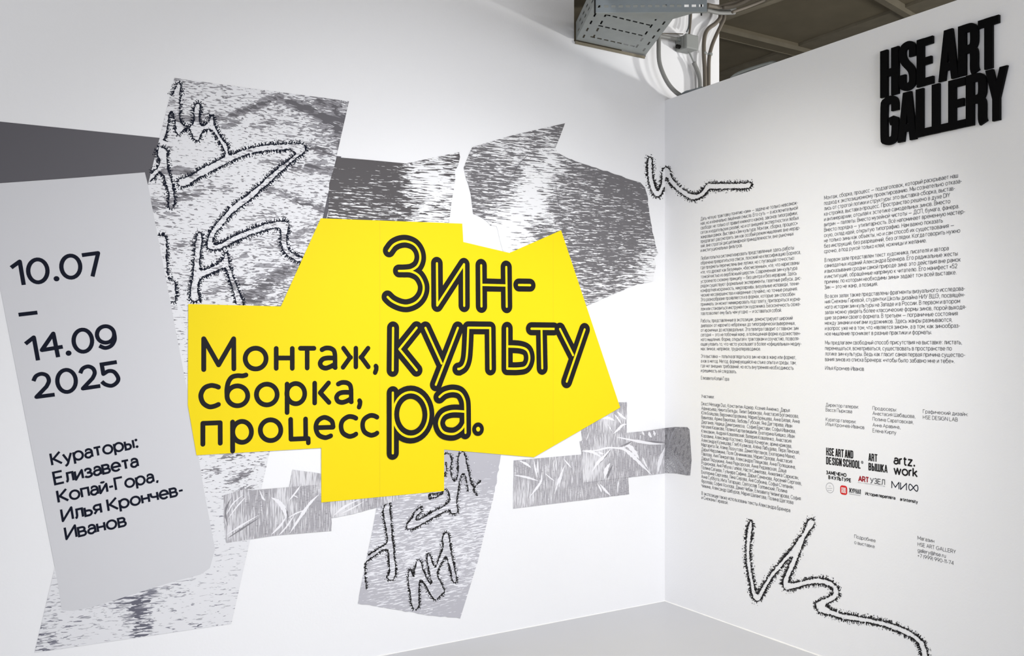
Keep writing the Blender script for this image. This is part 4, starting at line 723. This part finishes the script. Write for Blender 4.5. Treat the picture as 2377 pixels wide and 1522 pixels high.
# condensed block letters: width 4, height 10 units, stem 1.5
BL = {'H': [[(.8, 0), (.8, 10)], [(3.2, 0), (3.2, 10)], [(.8, 5), (3.2, 5)]], 'E': [[(.8, 0), (.8, 10)], [(.8, 9.2), (3.5, 9.2)], [(.8, 5.1), (3.2, 5.1)], [(.8, .8), (3.6, .8)]],
 'A': [('P', [(0, 0), (1.45, 0), (2.6, 10), (1.2, 10)]), ('P', [(2.75, 0), (4.2, 0), (3, 10), (1.6, 10)]), ('P', [(1, 1.9), (3.2, 1.9), (3.2, 3.4), (1, 3.4)])], 'T': [[(.1, 9.2), (4.1, 9.2)], [(2.1, 0), (2.1, 10)]], 'L': [[(.8, 0), (.8, 10)], [(.8, .8), (3.4, .8)]],
 'R': [[(.8, 0), (.8, 10)], [(.8, 9.2), (2.3, 9.2), (2.9, 8.9), (3.2, 8.2), (3.2, 6.1), (2.9, 5.3), (2.3, 5), (.8, 5)], [(2.4, 5), (3, 4.4), (3.2, 3.6), (3.2, 1), (3.5, 0)]],
 'Y': [('P', [(1.35, 4.2), (2.9, 4.2), (1.45, 10), (-.1, 10)]), ('P', [(1.35, 4.2), (2.9, 4.2), (4.4, 10), (2.85, 10)]), ('P', [(1.35, 0), (2.9, 0), (2.9, 4.6), (1.35, 4.6)])],
 'S': [[(3.2, 6.7), (3.2, 8.2), (2.9, 9), (2.1, 9.3), (1.2, 9), (.85, 8.2), (.9, 7), (1.5, 5.8), (2.6, 4.5), (3.1, 3.5), (3.25, 2.2), (3, 1.1), (2.1, .7), (1.1, 1), (.8, 1.9), (.8, 3.4)]],
 'G': [[(3.2, 6.8), (3.2, 8.2), (2.9, 9), (2.0, 9.3), (1.1, 9), (.8, 8.1), (.8, 1.9), (1.1, 1), (2.0, .7), (2.9, 1), (3.2, 1.9), (3.2, 4.7), (2, 4.7)]],
 'D': [[(.8, 0), (.8, 10)], [(.8, 9.3), (2.2, 9.2), (2.9, 8.9), (3.2, 8), (3.2, 2), (2.9, 1.1), (2.2, .8), (.8, .7)]], 'N': [[(.8, 0), (.8, 10)], [(3.2, 0), (3.2, 10)], [(.9, 9.6), (3.1, .4)]], 'I': [[(.8, 0), (.8, 10)]],
 'C': [[(3.2, 6.4), (3.2, 8.2), (2.9, 9), (2.0, 9.3), (1.1, 9), (.8, 8.1), (.8, 1.9), (1.1, 1), (2.0, .7), (2.9, 1), (3.2, 1.9), (3.2, 3.6)]], 'O': [[(3.2, 5), (3.2, 8.1), (2.9, 9), (2.0, 9.3), (1.1, 9), (.8, 8.1), (.8, 1.9), (1.1, 1), (2.0, .7), (2.9, 1), (3.2, 1.9), (3.2, 5)]],
 'В': [[(.8, 0), (.8, 10)], [(.8, 9.2), (2.3, 9.2), (3, 8.6), (3.1, 7), (2.9, 5.7), (2.2, 5.2), (.8, 5.2)], [(2.2, 5.2), (3, 4.6), (3.2, 3), (3, 1.3), (2.3, .8), (.8, .8)]], 'Ы': [[(.8, 0), (.8, 10)], [(.8, 5.6), (2, 5.6), (2.7, 5), (2.8, 3), (2.6, 1.3), (2, .8), (.8, .8)], [(4.6, 0), (4.6, 10)]],
 'Ш': [[(.8, 0), (.8, 10)], [(3, 0), (3, 10)], [(5.2, 0), (5.2, 10)], [(.8, .8), (5.2, .8)]], 'К': [[(.8, 0), (.8, 10)], [(3.4, 10), (1.2, 5.2)], [(1.5, 6), (3.5, 0)]], 'А': [('P', [(0, 0), (1.3, 0), (2.6, 10), (1.4, 10)]), ('P', [(2.9, 0), (4.2, 0), (2.8, 10), (1.6, 10)]), ('P', [(1, 1.9), (3.2, 1.9), (3.2, 3.1), (1, 3.1)])],
 'Ж': [[(2.9, 0), (2.9, 10)], [(.5, 10), (2, 5.2), (.4, 0)], [(5.3, 10), (3.8, 5.2), (5.4, 0)], [(2, 5.2), (3.8, 5.2)]], 'У': [[(.6, 10), (2.2, 4)], [(3.7, 10), (2, 2), (1.4, .8), (.4, .8)]], 'Р': [[(.8, 0), (.8, 10)], [(.8, 9.2), (2.3, 9.2), (3, 8.6), (3.2, 7), (3, 5.2), (2.3, 4.6), (.8, 4.6)]],
 'Н': [[(.8, 0), (.8, 10)], [(3.2, 0), (3.2, 10)], [(.8, 5), (3.2, 5)]], 'Л': [[(.3, .7), (.8, 1), (1.2, 3), (1.3, 10)], [(1.3, 9.3), (3.4, 9.3)], [(3.3, 10), (3.3, 0)]]}
BLW = {'I': 1.6, 'Ы': 5.4, 'Ш': 6, 'Ж': 5.8, 'L': 3.5}
def block_line(F, text, A, x_end, cap, stem=1.55, gap=.22):
    tot = sum((BLW.get(c, 4.1) + gap) if c != ' ' else 1.1 for c in text) - gap
    sx = (x_end - A[0]) / tot; sy = cap / 10; x = 0
    for c in text:
        if c == ' ': x += 1.1; continue
        for s in BL[c]:
            if s[0] == 'P': F.poly([(A[0] + (x + p[0]) * sx, A[1] + p[1] * sy) for p in s[1]]); continue
            P = [(A[0] + (x + p[0]) * sx, A[1] + p[1] * sy) for p in s]
            vert = abs(s[0][0] - s[-1][0]) < .1 and len(s) == 2; horiz = len(s) == 2 and abs(s[0][1] - s[1][1]) < .1
            F.ribbon(P, stem * (sy if horiz else sx), closed=False)
        x += BLW.get(c, 4.1) + gap
def blocks(name, label, items, m=M_ink, part='text_line', stem=1.45):
    fl = []
    for (x0, y0, t, x1, cp_) in items:
        A = RW(kx(x0), ky(y0)); d = ray(kx(x1), 0); a1 = -(CAM.y + d.y * (-CAM.x / d.x)); cap = RW(kx(x0), ky(y0 - cp_))[1] - A[1]
        F = Flat('R'); block_line(F, t, A, a1, cap, stem); fl.append(F)
    av = [v for F in fl for v in F.v]
    root = thing_at(name, to3('R', (min(v[0] for v in av) + max(v[0] for v in av)) / 2, min(v[1] for v in av), TO)); tag(root, label, 'logo')
    for F in fl: F.build(part, TO, m, root)
    return root
r = blocks('partner_logo', 'condensed black two-line logo with small ring mark, left in the top logo row', [(98, 553, 'HSE ART AND', 323, 64), (98, 626, 'DESIGN SCHOOL', 382, 62)])
F = Flat('R'); cc = RW(kx(395), ky(611)); rr = 9.5 * KS * abs(RW(2000, 1000)[1] - RW(2000, 1010)[1]) / 10
F.ribbon([(cc[0] + rr * .9 * cos(t * pi / 8), cc[1] + rr * sin(t * pi / 8)) for t in range(17)], rr * .5, closed=True); F.disc(cc, rr * .35, 8); F.build('ring_mark', TO, M_ink, r)
blocks('partner_logo', 'condensed black two-line logo, middle of the top logo row', [(446, 598, 'ART', 520, 62), (446, 676, 'ВЫШКА', 603, 62)])
credit('partner_logo', 'heavy lowercase two-line logo, right end of the top logo row', 'logo', [(652, 621, 'artz.', 833), (652, 704, 'work', 852)], 66, .19, M_ink, q=2)
credit('partner_logo', 'bold spaced-capitals logo of two staggered lines, left in the middle logo row', 'logo', [(98, 705, 'ЗАМЕЧЕНО', 266), (117, 745, 'В КУЛЬТУРЕ', 305)], 25, .26, M_ink, sb=1.2)
r = credit('partner_logo', 'red and thin black lettered logo with underline, middle of the logo rows', 'logo', [(362, 764, 'ART', 452)], 40, .24, M_crim)
F = Flat('R'); A0 = RW(kx(362), ky(764)); d = ray(kx(459), 0); s0 = -(CAM.y + d.y * (-CAM.x / d.x)); d = ray(kx(583), 0); s1 = -(CAM.y + d.y * (-CAM.x / d.x))
text_line(F, 'УЗЕЛ', (s0, A0[1]), (s1, A0[1]), RW(kx(362), ky(724))[1] - A0[1], .0036, q=1.5); F.build('thin_lettering', TO, M_txt, r)
F = Flat('R'); rline(F, 'все о современном искусстве', kx(360), ky(778), kx(583), 8 * KS, .13); F.build('underline_text', TO, M_grey, r)
r = credit('partner_logo', 'three-character black logo ending in an infinity sign, right in the middle logo row', 'logo', [(635, 822, 'МИ', 762)], 56, .13, M_navy, q=2)
F = Flat('R'); A0 = RW(kx(635), ky(822)); d = ray(kx(778), 0); s0 = -(CAM.y + d.y * (-CAM.x / d.x)); d = ray(kx(853), 0); s1 = -(CAM.y + d.y * (-CAM.x / d.x)); hh = RW(kx(635), ky(766))[1] - A0[1]
F.ribbon([((s0 + s1) / 2 + (s1 - s0) / 2 * cos(t * pi / 20), A0[1] + hh * .52 + hh * .44 * sin(2 * t * pi / 20)) for t in range(41)], hh * .13, closed=True); F.build('infinity_sign', TO, M_navy, r)
root = thing_at('partner_emblem', to3('R', *RW(kx(130), ky(852)), TO)); tag(root, 'pale thin-lined round emblem, left end of the bottom logo row', 'logo')
F = Flat('R'); c0 = RW(kx(130), ky(820)); ry_ = c0[1] - RW(kx(130), ky(861))[1]; d = ray(kx(162), 0); rx_ = -(CAM.y + d.y * (-CAM.x / d.x)) - c0[0]
F.ribbon([(c0[0] + rx_ * cos(t * pi / 18), c0[1] + ry_ * sin(t * pi / 18)) for t in range(37)], .0018, closed=True); F.build('ring', TO, M_grey, root)
F = Flat('R')
for yy, xa, xb in ((806, 120, 140), (824, 108, 152), (840, 113, 147)):       # the tiny marks inside the ring
    for q in range(4):
        x0 = xa + (xb - xa) * q / 4; a = RW(kx(x0), ky(yy)); d = ray(kx(x0 + (xb - xa) * .17), 0); b = -(CAM.y + d.y * (-CAM.x / d.x)); F.ribbon([a, (b, a[1])], .0022)
F.build('small_marks', TO, M_grey, root)
def rw_box(x0, y0, x1, y1):
    a = RW(kx(x0), ky(y0)); d = ray(kx(x1), 0); b = -(CAM.y + d.y * (-CAM.x / d.x)); z1 = RW(kx(x0), ky(y1))[1]; return a[0], b, z1, a[1]
xa, xb, za, zb = rw_box(214, 797, 272, 872)
root = thing_at('partner_emblem', to3('R', (xa + xb) / 2, za, TO)); tag(root, 'red rounded-square emblem with black condensed lettering, second in the bottom logo row', 'logo')
F = Flat('R'); rr = .012
pts = []
for (cx_, cy_, a0) in ((xb - rr, zb - rr, 0), (xa + rr, zb - rr, 90), (xa + rr, za + rr, 180), (xb - rr, za + rr, 270)):
    pts += [(cx_ + rr * cos(radians(a0 + k * 18)), cy_ + rr * sin(radians(a0 + k * 18))) for k in range(6)]
F.poly(pts); F.build('red_square', TO, M_red, root)
F = Flat('R'); w_, h_ = xb - xa, zb - za
for i in range(4):
    z0 = za + h_ * (.2 + .155 * i); x = xa + w_ * .18
    while x < xa + w_ * .80:
        l = w_ * random.choice((.08, .14, .2)); F.poly([(x, z0), (min(x + l, xa + w_ * .82), z0), (min(x + l, xa + w_ * .82), z0 + h_ * .115), (x, z0 + h_ * .115)]); x += l + w_ * .035
F.build('white_pattern', TO + .0004, M_white, root)
F = Flat('R'); A0 = RW(kx(287), ky(858)); d = ray(kx(385), 0); a1 = -(CAM.y + d.y * (-CAM.x / d.x)); block_line(F, 'ЖУРНАЛ', A0, a1, RW(kx(287), ky(820))[1] - A0[1], 1.2); F.build('black_lettering', TO, M_ink, root)
F = Flat('R'); z_ = RW(kx(288), ky(869))[1]; d = ray(kx(383), 0); b = -(CAM.y + d.y * (-CAM.x / d.x)); a = RW(kx(288), ky(869))[0]
for q in range(9): F.ribbon([(a + (b - a) * q / 9, z_), (a + (b - a) * (q + .72) / 9, z_)], .0028)
F.build('small_marks', TO, M_grey, root)
credit('partner_logo', 'bold one-line logo in black lower case, third in the bottom logo row', 'logo', [(420, 877, 'История переплёта', 668)], 24, .2, M_ink)
credit('partner_logo', 'short bold one-line logo at the right end of the bottom logo row', 'logo', [(705, 924, 'artintensity', 853)], 24, .2, M_ink)

# ------------------------------------------------------------------ raised black letter sign
sgn_s = 377 / 1594
gx = lambda x: 2000 + sgn_s * x
gy = lambda y: sgn_s * y
SD0, SD1 = .004, .017                       # stand-off and face distance from the wall
def sign_hit(px, py):
    p = hit(px, py, 0, -SD1); return (-p.y, p.z)
root = thing_at('gallery_sign', to3('R', *sign_hit(gx(760), gy(1400)), SD0)); tag(root, 'raised black condensed letter sign in two lines at the upper right of the text wall', 'sign')
def sign_letter(c, x0, x1, ytop0, ybot0, xr):
    """letter between columns x0..x1 (crop px); top / bottom rows measured at its left edge"""
    a0, zt = sign_hit(gx(x0), gy(ytop0)); _, zb_ = sign_hit(gx(x0), gy(ybot0)); a1, _ = sign_hit(gx(x1), gy(ytop0))
    F = Flat('R'); wid = BLW.get(c, 4.1)
    span = {'H': (0.05, 3.95), 'E': (.05, 3.6), 'A': (0, 4.2), 'T': (.1, 4.1), 'L': (.05, 3.4), 'R': (.05, 4.1), 'Y': (-.1, 4.4), 'S': (.05, 4), 'G': (.05, 3.95)}[c]
    sx = (a1 - a0) / (span[1] - span[0]); sy = (zt - zb_) / 10
    V = []; Fc = []
    for s in BL[c]:
        if s[0] == 'P': F.poly([(a0 + (p[0] - span[0]) * sx, zb_ + p[1] * sy) for p in s[1]]); continue
        P = [(a0 + (p[0] - span[0]) * sx, zb_ + p[1] * sy) for p in s]
        horiz = len(s) == 2 and abs(s[0][1] - s[1][1]) < .1
        if len(P) > 4: P = smooth(P, 3)
        F.ribbon(P, 1.55 * (sy if horiz else sx))
    n = len(F.v)
    V = [to3('R', a, b, SD1 + k * 1e-5) for (a, b), k in zip(F.v, F.k)] + [to3('R', a, b, SD0) for a, b in F.v]
    cnt = {}
    for f in F.f:
        for i in range(len(f)):
            e = (f[i], f[(i + 1) % len(f)]); cnt[e] = cnt.get(e, 0) + 1
    Fc = [list(f) for f in F.f] + [[i + n for i in reversed(f)] for f in F.f]
    for (a, b) in cnt:
        if (b, a) not in cnt: Fc.append([b, a, a + n, b + n])
    mesh_obj('letter', V, Fc, M_sign, root)
for c, x0, x1, yt, yb in (('H', 182, 358, 505, 962), ('S', 363, 530, 435, 905), ('E', 540, 700, 395, 858), ('A', 752, 945, 318, 806), ('R', 946, 1145, 262, 752), ('T', 1140, 1345, 205, 700),
                          ('G', 185, 356, 968, 1432), ('A', 352, 535, 925, 1400), ('L', 530, 690, 880, 1350), ('L', 688, 850, 833, 1315), ('E', 850, 1018, 795, 1280), ('R', 1022, 1225, 745, 1242), ('Y', 1212, 1428, 695, 1205)):
    sign_letter(c, x0, x1, yt, yb, 0)

# ------------------------------------------------------------------ cable trays and conduits above the partition
def plate(name, O, U, V_, us, vs, slots, m, parent, thick=.0025):
    """perforated steel plate: O origin, U/V unit axes, size us x vs, slots = (u0,u1,v0,v1)"""
    ub = sorted(set([0, us] + [round(s[k], 5) for s in slots for k in (0, 1)])); vb = sorted(set([0, vs] + [round(s[k], 5) for s in slots for k in (2, 3)]))
    O = Vector(O); V = []; idx = {}; Fc = []
    def vid(i, j):
        if (i, j) not in idx: idx[(i, j)] = len(V); V.append(O + U * ub[i] + V_ * vb[j])
        return idx[(i, j)]
    for i in range(len(ub) - 1):
        for j in range(len(vb) - 1):
            cu, cv = (ub[i] + ub[i + 1]) / 2, (vb[j] + vb[j + 1]) / 2
            if any(s[0] < cu < s[1] and s[2] < cv < s[3] for s in slots): continue
            Fc.append([vid(i, j), vid(i + 1, j), vid(i + 1, j + 1), vid(i, j + 1)])
    o = mesh_obj(name, V, Fc, m, parent)
    md = o.modifiers.new('thickness', 'SOLIDIFY'); md.thickness = thick; md.offset = 0
    return o
def tube(name, pts, r, m, parent=None, n=10, ridges=False):
    P = [Vector(p) for p in pts]; S = []
    for i in range(len(P) - 1):
        p0 = P[max(i - 1, 0)]; p1 = P[i]; p2 = P[i + 1]; p3 = P[min(i + 2, len(P) - 1)]
        k = 10 if not ridges else max(6, int((p2 - p1).length / .004))
        for j in range(k):
            t = j / k; S.append(.5 * (2 * p1 + (p2 - p0) * t + (2 * p0 - 5 * p1 + 4 * p2 - p3) * t * t + (3 * p1 - p0 - 3 * p2 + p3) * t ** 3))
    S.append(P[-1]); V = []; Fc = []; up = Vector((.3, .9, .2))
    for i, q in enumerate(S):
        d = (S[min(i + 1, len(S) - 1)] - S[max(i - 1, 0)]).normalized(); a = d.cross(up).normalized(); b = d.cross(a)
        rr = r * (1 + (.09 if i % 2 else -.09)) if ridges else r
        for k in range(n): t = 2 * pi * k / n; V.append(q + a * rr * cos(t) + b * rr * sin(t))
    for i in range(len(S) - 1):
        for k in range(n): Fc.append([i * n + k, i * n + (k + 1) % n, (i + 1) * n + (k + 1) % n, (i + 1) * n + k])
    Fc.append(list(range(n))[::-1]); Fc.append([(len(S) - 1) * n + k for k in range(n)])
    return mesh_obj(name, V, Fc, m, parent, smooth=True)
fl_ = hit(1337, 93, 1, -.012); fr_ = hit(1498, 124, 1, -.012); fl_.z = fr_.z = TZ
nl = hit(1380, 6, 2, TZ); dirT = (nl - fl_).normalized(); wT = (fr_ - fl_).length; uT = Vector((1, 0, 0))
tray = thing_at('cable_tray', fl_); tag(tray, 'perforated steel cable tray entering a dark hole at the top of the mural wall', 'cable tray')
LT = 1.5; slots = []
fl_in = fl_ + dirT * .008
for k in range(13):
    v0 = .05 + k * .105
    for u in (.03, .09, wT - .10, wT - .04): slots.append((u, u + .011, v0 + (.0 if u in (.03, wT - .04) else .03), v0 + (.05 if u in (.03, wT - .04) else .08)))
slots2 = [s for s in slots]
for rl, rr_ in (((1370.5, 84.6), (1481, 103.5)), ((1389, 58.8), (1500, 78)), ((1406, 33.6), (1519, 53))):
    a = hit(*rl, 2, TZ) - fl_in; b = hit(*rr_, 2, TZ) - fl_in
    va = a.y / dirT.y; ua = a.x - dirT.x * va; ub_ = b.x - dirT.x * (b.y / dirT.y)
    for j in range(7): u = ua + (ub_ - ua) * j / 7; slots2.append((u, u + (ub_ - ua) / 7 * .68, va - .009, va + .009))
box('end_lip', fl_.x, fr_.x, -.010, -.003, TZ - .018, TZ - .004, M_beam, tray)
plate('bottom_plate', fl_in, uT, dirT, wT, LT, slots2, M_galv, tray)
Zv = Vector((0, 0, 1))
ss = [(.06 + k * .1 + (j % 2) * .05, .11 + k * .1 + (j % 2) * .05, .02 + j * .035, .03 + j * .035) for k in range(14) for j in range(2)]
plate('side_flange', fl_in, dirT, Zv, LT, .095, ss, M_galv, tray)
plate('side_flange', fl_in + uT * wT, dirT, Zv, LT, .095, ss, M_galv, tray)
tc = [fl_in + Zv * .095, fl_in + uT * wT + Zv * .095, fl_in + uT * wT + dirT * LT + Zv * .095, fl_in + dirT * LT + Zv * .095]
mesh_obj('slot_shade_lid', tc + [p + Zv * .003 for p in tc], [(0, 1, 2, 3), (7, 6, 5, 4), (0, 4, 5, 1), (1, 5, 6, 2), (2, 6, 7, 3), (3, 7, 4, 0)], M_dark, tray)  # unseen black lid, added to block light so the slots look dark
# crossing tray, seen from below in front of it
z2 = TZ - .106
A2 = hit(1379, 29, 2, z2); B2 = hit(1641, 27, 2, z2); d2 = (B2 - A2); L2 = d2.length; d2.normalize()
bk = Vector((-d2.y, d2.x, 0))
tr2 = thing_at('cable_tray', A2); tag(tr2, 'second steel cable tray crossing in front, cut by the top of the picture', 'cable tray')
ss = [(.012 + k * .034, .012 + k * .034 + .021, v, v + .012) for k in range(int(L2 / .034)) for v in (.022, .062)]
ss = [s for s in ss if s[1] < L2 - .01]
plate('side_rail', A2, d2, Zv, L2, .1, ss, M_galvd, tr2)
ss2 = [(.02 + k * .05, .02 + k * .05 + .01, .03, .06) for k in range(int(L2 / .05) - 1)]
g1 = hit(1552, 46, 2, z2); g2 = hit(1608, 30, 2, z2)
V = [A2, B2 * 1.0, A2 + d2 * L2 * .93 + bk * .03, g1, g1 - d2 * .28 + bk * -.02]
V = [A2, B2, B2 + bk * .012, g2, g1, hit(1400, 32, 2, z2)]
o = mesh_obj('bottom_plate', V, [(0, 1, 2, 3, 4, 5)], M_galv, tr2); md = o.modifiers.new('thickness', 'SOLIDIFY'); md.thickness = .0025
for q, e in (((1381, 32), (1379, 6)), ((1628, 36), (1634, 14))):
    a = hit(*q, 2, z2 - .012); b = a.copy(); b.z += .07; tube('hanging_tie', [a, (a + b) / 2, b], .004, M_dark, tr2, n=6)
# junction box with its conduits
Y0 = -.045
PY = lambda x, y, yy=Y0: hit(x, y, 1, yy)
b0 = PY(1594, 77, -.10); b1 = PY(1622, 116, -.10)
jb = thing_at('junction_box', Vector(((b0.x + b1.x) / 2, 0, b1.z))); tag(jb, 'grey plastic junction box high on the wall beyond the partition', 'junction box')
def rbox(name, x0, x1, y0, y1, z0, z1, m, parent, bev=.008):
    bm = bmesh.new(); bmesh.ops.create_cube(bm, size=1); 
    for v in bm.verts: v.co = Vector((x0 + (v.co.x + .5) * (x1 - x0), y0 + (v.co.y + .5) * (y1 - y0), z0 + (v.co.z + .5) * (z1 - z0)))
    bmesh.ops.bevel(bm, geom=bm.edges[:], offset=bev, segments=3, affect='EDGES', profile=.5)
    vs = [v.co.copy() for v in bm.verts]; bm.verts.index_update(); fs = [[v.index for v in f.verts] for f in bm.faces]; bm.free()
    return mesh_obj(name, vs, fs, m, parent)
rbox('box_body', b0.x, b1.x, -.075, -.001, b1.z, b0.z, M_box, jb); rbox('box_lid', b0.x - .002, b1.x + .002, -.10, -.075, b1.z - .002, b0.z + .002, M_box, jb, .007)
zc = (b0.z + b1.z) / 2
for zz in (zc + .02, zc - .022):
    tube('cable_gland', [(b0.x - .022, -.04, zz), (b0.x - .008, -.04, zz), (b0.x + .004, -.04, zz)], .012, M_galv if zz > zc else M_dark, jb)
a = Vector((b0.x - .024, -.04, zc + .02)); o = tube('conduit_pipe', [PY(1528, 82, -.04), (PY(1528, 82, -.04) + a) / 2, a], .010, M_hose); tag(o, 'straight grey conduit from the cable tray to the junction box', 'conduit')
o = tube('thin_cable', [PY(1533, 78, -.03), PY(1562, 78, -.03), PY(1586, 79, -.03)], .003, M_cable); tag(o, 'thin brown cable lying just above the straight conduit to the junction box', 'cable')
o = tube('drop_cable', [PY(1605, 22), PY(1604, 40), PY(1602, 62), PY(1600, 78, -.05)], .006, M_cable); tag(o, 'brown cable dropping from the crossing tray, right of its pair, into the junction box', 'cable')
o = tube('drop_cable', [PY(1600.5, 20, -.03), PY(1600, 40, -.03), PY(1598.5, 62, -.03), PY(1594, 74, -.03)], .005, M_galvd); tag(o, 'grey cable dropping beside the brown one to the top of the junction box', 'cable')
o = tube('corrugated_hose', [PY(1530, 60, -.07), PY(1529, 100, -.07), PY(1530, 140, -.07), PY(1538, 168, -.075), PY(1552, 195, -.08), PY(1568, 213, -.085), PY(1586, 226, -.09), PY(1600, 240, -.09)], .0125, M_hose, ridges=True); tag(o, 'grey corrugated hose curving down from the tray behind the top of the partition', 'hose')
o = tube('conduit_sleeve', [PY(1610, 145), PY(1617, 160), PY(1623, 178), PY(1625, 196), PY(1625, 225)], .0125, M_hose); tag(o, 'grey conduit sleeve hanging below the junction box', 'conduit')
tube('thin_lead', [PY(1598, 118, -.04), PY(1604, 130), PY(1611, 146)], .005, M_box, o)
cz = []
for pth, r_, lab in (([(1672, 30), (1671, 42), (1660, 55), (1645, 66), (1637, 80), (1634, 100), (1634, 130), (1636, 165), (1637, 230)], .0125, 'left cable of the dark strapped pair running down beyond the partition'),
                ([(1681, 30), (1680, 45), (1672, 62), (1661, 85), (1652, 108), (1646, 135), (1645, 170), (1645, 230)], .0115, 'right cable of the dark strapped pair running down beyond the partition')):
    o = tube('strapped_cable', [PY(x, y, -.05) for x, y in pth], r_, M_cable); tag(o, lab, 'cable', 'pair of dark cables beyond the partition'); cz.append(o)
for o, q in zip(cz, ((1635, 124), (1648, 126))):
    cpt = PY(*q, -.05)
    tube('cable_clip', [cpt - Vector((0, 0, .006)), cpt, cpt + Vector((0, 0, .006))], .0155, M_galv, o)
hz = [([(1638, 18), (1660, 22), (1690, 24), (1706, 23)], .014), ([(1640, 23), (1665, 29), (1690, 30), (1705, 29)], .012), ([(1642, 12), (1668, 16), (1690, 10), (1722, 2), (1760, -12)], .013), ([(1680, 18), (1702, 15), (1722, 7), (1745, -5)], .011), ([(1700, 28), (1740, 14), (1790, -6)], .009)]
for i, (pth, r_) in enumerate(hz):
    o = tube('bundled_cable', [PY(x, y, -.08 - .03 * i) for x, y in pth], r_, M_hose if i < 2 else M_cable)
    tag(o, ('grey cable at the end of the crossing tray, upper of the two short ends', 'grey cable at the end of the crossing tray, lower of the two short ends', 'brown cable running up to the right from the end of the crossing tray', 'brown cable branching up beside the grey cable ends', 'thin brown cable rising to the right along the ceiling')[i], 'cable', 'cable bundle at the end of the crossing tray')
# silver flexible hose lying on the partition
zt = PTOP + .010
pts = [hit(x, y, 0, .014) for x, y in ((1698, 180), (1712, 171), (1735, 163), (1762, 154), (1790, 144), (1800, 143))]
for q, dz in zip(pts, (0, .012, .015, .014, .010, 0)): q.z = PTOP + dz
o = tube('flexible_hose', pts, .0105, M_galv, ridges=True); tag(o, 'silver ribbed hose lying along the top edge of the right wall', 'hose')
pts = [hit(x, y, 0, .04) for x, y in ((1582, 220), (1592, 214), (1604, 211), (1630, 204))]
for q in pts: q.z = max(q.z, PTOP + .006)
o = tube('thin_cable', pts, .008, M_galvd); tag(o, 'short silver cable lying on top of the right wall at the corner', 'cable')
